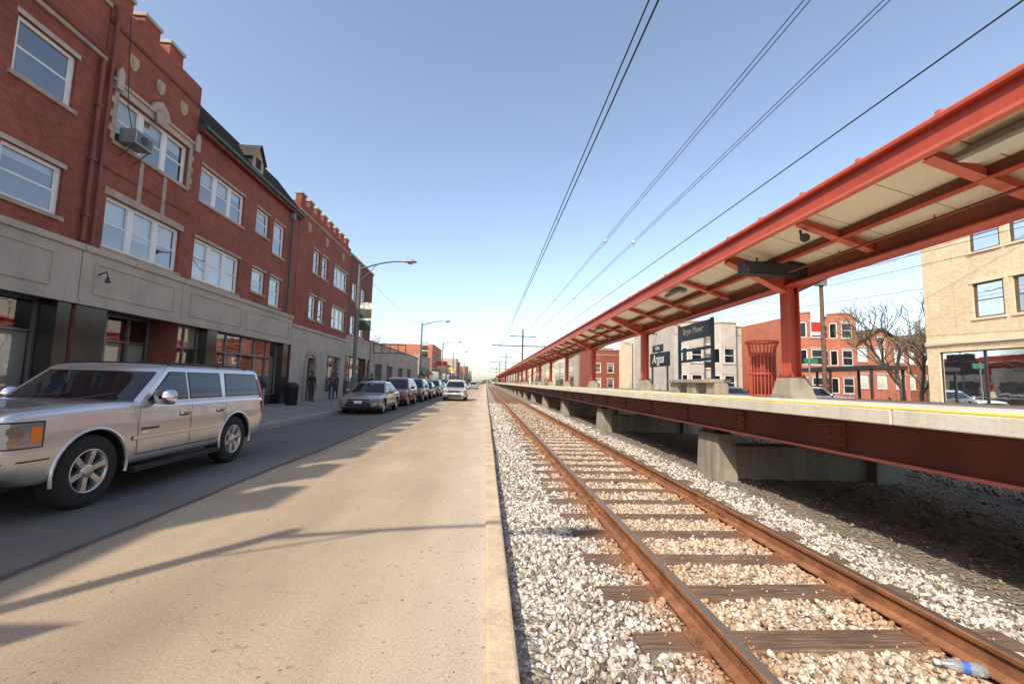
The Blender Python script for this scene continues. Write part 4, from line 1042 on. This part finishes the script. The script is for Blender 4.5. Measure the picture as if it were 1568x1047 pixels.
    def lampblk(y0,y1,z0,z1,mat,inn,front=True,off=.005):
        for sd in (-1,1):
            ys_=[y0+(y1-y0)*i/6 for i in range(7)]
            out=[(sd*(bx(y)+off),y) for y in ys_]
            fr_=(-.007-off if front else L+.007+off)
            path=([(sd*inn,fr_)]+out) if front else (out+[(sd*inn,fr_)])
            for i in range(len(path)-1):
                (xa,ya),(xb,yb)=path[i],path[i+1]
                d.quad((xa,ya,z0),(xb,yb,z0),(xb,yb,z1),(xa,ya,z1),mat,True)
            d.poly([(x,y,z1) for x,y in path],mat)
    hl0=zt0-(.38 if suv else .2); hl1=zt0-(.13 if suv else .05)
    if suv: lampblk(.0,.36,hl0-.015,hl1+.015,'plastic',hw*.50,True,.002)
    lampblk(.0,.34 if suv else .36,hl0,hl1,'lens',hw*.52)
    if suv:
        for sd in (-1,1):
            for i in range(3):
                ya,yb=.22+.035*i,.255+.035*i; d.quad((sd*(bx(ya)+.009),ya,hl0+.05),(sd*(bx(yb)+.009),yb,hl0+.05),(sd*(bx(yb)+.009),yb,hl1-.04),(sd*(bx(ya)+.009),ya,hl1-.04),'amber')
            d.cyl((sd*hw*.68,-.005,hl0+.10),(sd*hw*.68,-.02,hl0+.10),.07,None,'chrome',16)
            d.cyl((sd*(bx(.09)+.002),.09,hl0+.17),(sd*(bx(.09)+.014),.085,hl0+.17),.06,None,'chrome',16); d.cyl((sd*(bx(.09)+.002),.09,hl0+.06),(sd*(bx(.09)+.014),.085,hl0+.06),.045,None,'chrome',16)
        strip(.03,wb0-ar-.04,gc+.30,gc+.315,'plastic',.004,3)
    d.box(-hw*.5,hw*.5,-.012,.06,hl0-.02,hl1,'plastic'); d.box(-hw*.5,hw*.5,-.02,.02,(hl0+hl1)/2-.02,(hl0+hl1)/2+.02,'chrome'); d.box(-hw*.51,hw*.51,-.018,.03,hl1,hl1+.02,'chrome')
    d.box(-hw*.6,hw*.6,-.014,.06,gc+.12,gc+.26,'plastic'); d.box(-.16,.16,-.03,-.015,gc+.26,gc+.38,'signw')
    for sd in(-1,1): d.cyl((sd*hw*.66,-.004,gc+.18),(sd*hw*.66,-.02,gc+.18),.05,None,'lens',12)
    if suv or van: 
        lampblk(L-.16,L,.85,1.1,'redlens',hw*.75,False)
        for sd in (-1,1): d.add([sp(yB(v)+ (.02 if k else -.08),v,sd,.012) for v,k in ((0.0,0),(0.0,1),(.75,1),(.75,0))],[(0,1,2,3)],'redlens')
    else: lampblk(L-.22,L,.66,.84,'redlens',hw*.45,False)
    seams=(1.62,2.68,3.60) if suv else ((1.2,2.3,3.2) if van else (1.35,2.6,3.6))
    for y in seams: strip(y,y+.010,gc+.16,belt-.06,'plastic',.004,1)
    strip(seams[0],seams[-1],gc+.155,gc+.165,'plastic',.004,2)
    mz=gc+.24+(.12 if suv else .06)
    strip(wb0+ar+.06,wb0+wb-ar-.06,mz,mz+.05,pm,.016,4)
    strip(wb0+ar+.06,wb0+wb-ar-.06,mz-.006,mz,'plastic',.010,4)
    for i in (1,2):
        for sd in (-1,1): d.box(sd*(hw-.0),sd*(hw+.035),seams[i]-.24,seams[i]-.04,belt-.21,belt-.175,'chrome' if suv else pm); d.box(sd*(hw-.0),sd*(hw+.006),seams[i]-.22,seams[i]-.06,belt-.235,belt-.211,'plastic')
    if suv:
        for sd in (-1,1):
            d.box(sd*(hw-.12),sd*(hw+.06),wb0+ar+.08,wb0+wb-ar-.08,.30,.36,'plastic')
            d.tube([(sd*(hw1-.10),2.4,H-.06),(sd*(hw1-.10),2.5,H+.01),(sd*(hw1-.10),4.5,H+.01),(sd*(hw1-.10),4.65,H-.05)],.018,'plastic',8)
        strip(1.68,2.0,.84,.865,'plastic',.008,1); strip(1.68,1.80,.80,.815,'chrome',.008,1)
        for x in (2.9,3.9): d.cyl((-(hw1-.1),x,H+.015),(hw1-.1,x,H+.015),.014,None,'plastic',8)
        strip(4.02,4.20,1.02,1.024,'plastic',.004,1); strip(4.02,4.20,.90,.904,'plastic',.004,1)
        d.tube([(-.5,a0-.0,belt+.03),(.05,a0+.12,belt+.12)],.01,'plastic',5); d.tube([(.15,a0-.0,belt+.03),(.62,a0+.17,belt+.12)],.01,'plastic',5)
    for sd in (-1,1):
        mx=sd*(hw+.10); my=a0+(.42 if suv else .58); mzz=belt+.07; k=1.25 if suv else 1
        vs=[];nn=12
        for (dy,sx,sz) in ((-.09,.02,.02),(-.07,.08,.06),(-.02,.115,.085),(.04,.12,.09)):
            for j in range(nn):
                t=2*math.pi*j/nn; cs,sn=math.cos(t),math.sin(t); f=lambda u: math.copysign(abs(u)**.6,u)
                vs.append((mx+sx*k*f(cs),my+dy,mzz+sz*k*f(sn)))
        d.add(vs,[(i*nn+j,i*nn+(j+1)%nn,(i+1)*nn+(j+1)%nn,(i+1)*nn+j) for i in range(3) for j in range(nn)],'chrome' if suv else pm,True)
        d.poly([vs[3*nn+j] for j in range(nn)],'plastic'); d.box(sd*(hw-.09),mx,my-.03,my+.02,mzz-.09,mzz-.03,'plastic')
    for yc in (wb0,wb0+wb):
        for sd in (-1,1):
            pts=[]
            for i in range(19):
                t=math.pi*(-.06+1.12*i/18); yy=yc+math.cos(t)*(ar+.008); pts.append((sd*(bx(max(0,min(L,yy)))-.004),yy,wr+math.sin(t)*(ar+.008)))
            d.tube(pts,.02 if suv else .014,pm,8)
    d.obj('details',e,sharp=35)
    wm=M()
    for yc in (wb0,wb0+wb):
        for sd in (-1,1):
            tw=.26 if suv else .2; xo=sd*(hw-.03); c=(xo,yc,wr); rr=wr*.60
            pr=[(-.0,rr),(.006,rr+.03),(.004,wr-.05),(-.012,wr-.02),(-.04,wr-.002),(-.07,wr),(-tw+.05,wr),(-tw,wr-.03),(-tw,rr)]
            wm.lathe(c,[(sd*o,r) for o,r in pr],'rubber',40)
            wm.lathe(c,[(sd*o,r) for o,r in [(.0,rr),(.008,rr-.010),(-.02,rr-.022),(-.12,rr-.035)]],'rim',40)
            wm.lathe(c,[(sd*o,r) for o,r in [(-.115,.001),(-.115,rr-.03)]],'black',24)
            wm.lathe(c,[(sd*o,r) for o,r in [(-.105,.05),(-.10,rr*.62),(-.112,rr*.62)]],'steel_dk',24)
            ns=6 if suv else 7
            for i in range(ns):
                t=2*math.pi*i/ns+.3; ct,st_=math.cos(t),math.sin(t); w0,w1=(.030,.036) if suv else (.026,.022)
                def P(r,wd,o): return (xo+sd*o,yc+ct*r-st_*wd,wr+st_*r+ct*wd)
                for (ra,rb,wa_,wb_,oa,ob) in ((.05,rr*.55,w0,w0,-.022,-.012),(rr*.55,rr-.008,w0,w1,-.012,-.004)):
                    A=[P(ra,-wa_,oa),P(ra,wa_,oa),P(rb,wb_,ob),P(rb,-wb_,ob)]; Bk=[P(ra,-wa_-.008,oa-.05),P(ra,wa_+.008,oa-.05),P(rb,wb_+.008,ob-.05),P(rb,-wb_-.008,ob-.05)]
                    wm.add(A+Bk,[(0,1,2,3),(0,4,5,1),(1,5,6,2),(2,6,7,3),(3,7,4,0)],'rim')
            wm.lathe(c,[(sd*o,r) for o,r in [(-.05,.085),(-.016,.08),(-.008,.06),(-.004,.035),(-.004,.001)]],'rim',20)
    wm.obj('wheels',e)
    u=M(); u.box(-hw+.35,hw-.35,.4,L-.4,gc-.04,gc+.1,'plastic'); u.obj('underbody',e)
    e.location=(cx,yf,0); e.scale=(scale,)*3; return e
car('parked_suv',-5.31,4.36,'suv',(.60,.59,.58),.75,.935)
car('parked_car',-5.35,18.9,'sedan',(.34,.31,.26),.6)
car('parked_car',-5.4,25.2,'cuv',(.22,.02,.02),.4)
car('parked_car',-5.35,31.0,'cuv',(.08,.02,.03),.4)
car('parked_car',-5.4,36.8,'sedan',(.04,.06,.10),.4)
car('parked_car',-5.35,42.5,'cuv',(.35,.36,.38),.6)
car('parked_car',-5.4,48.3,'sedan',(.03,.03,.035),.4)
car('parked_car',-5.35,54.2,'suv',(.10,.11,.12),.5)
car('parked_car',-5.4,61,'sedan',(.5,.5,.5),.3)
car('parked_car',-5.4,67.5,'cuv',(.05,.05,.06),.3)
car('parked_car',-5.4,74,'sedan',(.3,.05,.04),.3)
car('silver_car',-2.4,34,'cuv',(.70,.67,.62),.4)
car('distant_car',-2.5,90,'cuv',(.6,.6,.6),.3)
car('parked_car',18.8,22,'suv',(.6,.6,.58),.3); car('parked_car',18.8,30,'cuv',(.12,.13,.15),.3)

# ------------------------------------------------------------------ people
def person(loc,head,shirt,pants,step=.0,bag=False,seed=0):
    e=empty('person')
    J=[];E=[];Rr=[]
    def v(p,r,par=None):
        J.append(p);Rr.append(r);i=len(J)-1
        if par is not None:E.append((par,i))
        return i
    pel=v((0,0,.95),.14); wa=v((0,0,1.08),.125,pel); ch=v((0,.0,1.30),.15,wa); nk=v((0,.0,1.47),.065,ch); hb=v((0,-.01,1.56),.055,nk)
    for sd in (-1,1):
        hp=v((sd*.10,0,.90),.10,pel); kn=v((sd*.11,-.03+sd*step*.5,.50),.065,hp); an=v((sd*.115,.02+sd*step,.09),.042,kn); to=v((sd*.13,-.14+sd*step,.04),.036,an)
        shd=v((sd*.19,0,1.40),.065,ch); el=v((sd*.25,.03,1.12),.047,shd); wrt=v((sd*.25,-.06-sd*step*.3,.88),.030,el); pm_=v((sd*.25,-.08-sd*step*.3,.81),.028,wrt)
        for k in range(4):
            a_=v((sd*.25,-.11+.022*k-sd*step*.3,.745),.009,pm_); v((sd*(.245),-.115+.022*k-sd*step*.3,.70-.01*(k%2)),.008,a_)
        v((sd*.235,-.135-sd*step*.3,.79),.010,pm_)
    me=bpy.data.meshes.new('person_body'); me.from_pydata(J,E,[]); o=bpy.data.objects.new('body',me); COL.objects.link(o)
    mod=o.modifiers.new('skin','SKIN')
    lay=me.skin_vertices[0].data
    for i,r in enumerate(Rr): lay[i].radius=(r,r*(.75 if i in (0,1,2) else 1)); lay[i].use_root=(i==0)
    s=o.modifiers.new('s','SUBSURF'); s.levels=2; s.render_levels=2
    dg=bpy.context.evaluated_depsgraph_get(); m2=bpy.data.meshes.new_from_object(o.evaluated_get(dg)); o.modifiers.clear(); o.data=m2
    skin=noisy('skin',(.16,.08,.05),.1,5,.6); mats=[noisy('shirt_cloth',shirt,.15,8,.9),noisy('trouser_cloth',pants,.15,8,.9),skin,MT['rubber']]
    for m in mats: m2.materials.append(m)
    for p in m2.polygons:
        z=p.center.z; x=abs(p.center.x); p.use_smooth=True
        p.material_index=3 if z<.09 else (2 if (x>.2 and z<.87) or z>1.46 else (0 if z>.90 or x>.19 else 1))
    o.parent=e
    a=M(); n=16; vs=[]
    prof=[(-.125,.03,.035,0),(-.10,.055,.06,-.01),(-.05,.068,.085,-.008),(0,.075,.095,0),(.05,.074,.097,.004),(.09,.055,.075,.006),(.118,.02,.03,.006)]
    for (dz,wx,wy,oy) in prof:
        for k in range(n):
            t=2*math.pi*k/n; vs.append((wx*math.cos(t),oy-.01+wy*math.sin(t),1.67+dz))
    a.add(vs,[(i*n+k,i*n+(k+1)%n,(i+1)*n+(k+1)%n,(i+1)*n+k) for i in range(6) for k in range(n)],skin,True)
    a.prism([(-.012,-.10,1.655),(.012,-.10,1.655),(0,-.095,1.695)],(0,-.022,0),skin); a.box(-.025,.025,-.101,-.094,1.615,1.622,'sign_red')
    for sd in (-1,1): a.box(sd*.02,sd*.042,-.103,-.096,1.678,1.69,'black'); a.box(sd*.07,sd*.088,-.02,.015,1.64,1.70,skin)
    hv=[]
    for (dz,wx,wy,oy) in ((-.03,.080,.07,.035),(.03,.083,.088,.02),(.07,.08,.10,.008),(.105,.06,.08,.006),(.13,.02,.03,.006)):
        for k in range(n):
            t=2*math.pi*k/n; hv.append((wx*math.cos(t),oy+wy*math.sin(t),1.67+dz))
    a.add(hv,[(i*n+k,i*n+(k+1)%n,(i+1)*n+(k+1)%n,(i+1)*n+k) for i in range(4) for k in range(n)],'black',True)
    a.obj('head',e)
    e.location=loc; e.rotation_euler=(0,0,head); return e
person((-9.9,25.6,.147),R(60),(.02,.02,.025),(.03,.03,.04),.05)
person((-10.0,29.2,.147),R(20),(.25,.05,.05),(.03,.05,.12),.14)
person((-10.1,30.2,.147),R(-30),(.04,.06,.12),(.03,.03,.04),.08)
person((-9.2,33.4,.147),R(80),(.05,.08,.2),(.03,.04,.10),.1)
person((-8.8,34.3,.147),R(150),(.04,.05,.12),(.02,.02,.03),.12)

# ------------------------------------------------------------------ light, sky, camera
d=Vector((.655,.835,-1)).normalized()
sun=bpy.data.lights.new('sun','SUN'); sun.energy=5.0; sun.angle=R(.5); sun.color=(1,.90,.76)
so=bpy.data.objects.new('sun',sun); COL.objects.link(so); so.rotation_euler=d.to_track_quat('-Z','Y').to_euler(); so.location=(-20,-20,30)
w=bpy.data.worlds.new('World'); sc.world=w; w.use_nodes=True; nt=w.node_tree
sk=nt.nodes.new('ShaderNodeTexSky'); sk.sky_type='NISHITA'; sk.sun_disc=False; sk.sun_elevation=R(43.3); sk.sun_rotation=math.atan2(-.655,-.835); sk.air_density=1.0; sk.dust_density=1.3; sk.ozone_density=1.4
hs=nt.nodes.new('ShaderNodeHueSaturation'); hs.inputs['Saturation'].default_value=.86; hs.inputs['Value'].default_value=1.72
bg=nt.nodes['Background']; nt.links.new(sk.outputs[0],hs.inputs['Color']); nt.links.new(hs.outputs[0],bg.inputs[0]); bg.inputs[1].default_value=.15
cam=bpy.data.cameras.new('camera'); cam.sensor_width=36; cam.lens=15.27; cam.clip_end=6000; cam.clip_start=.05
co=bpy.data.objects.new('camera',cam); COL.objects.link(co)
psi,th,ro=R(3.36),R(5.41),R(1.45)
F=Vector((math.sin(psi)*math.cos(th),math.cos(psi)*math.cos(th),math.sin(th))); R0=Vector((math.cos(psi),-math.sin(psi),0)); U0=R0.cross(F)
Rt=R0*math.cos(ro)+U0*math.sin(ro); Up=-R0*math.sin(ro)+U0*math.cos(ro)
mw=Matrix(((Rt.x,Up.x,-F.x,0),(Rt.y,Up.y,-F.y,0),(Rt.z,Up.z,-F.z,1.5),(0,0,0,1))); co.matrix_world=mw
sc.camera=co
sc.view_settings.view_transform='Standard'; sc.view_settings.look='None'; sc.view_settings.exposure=0
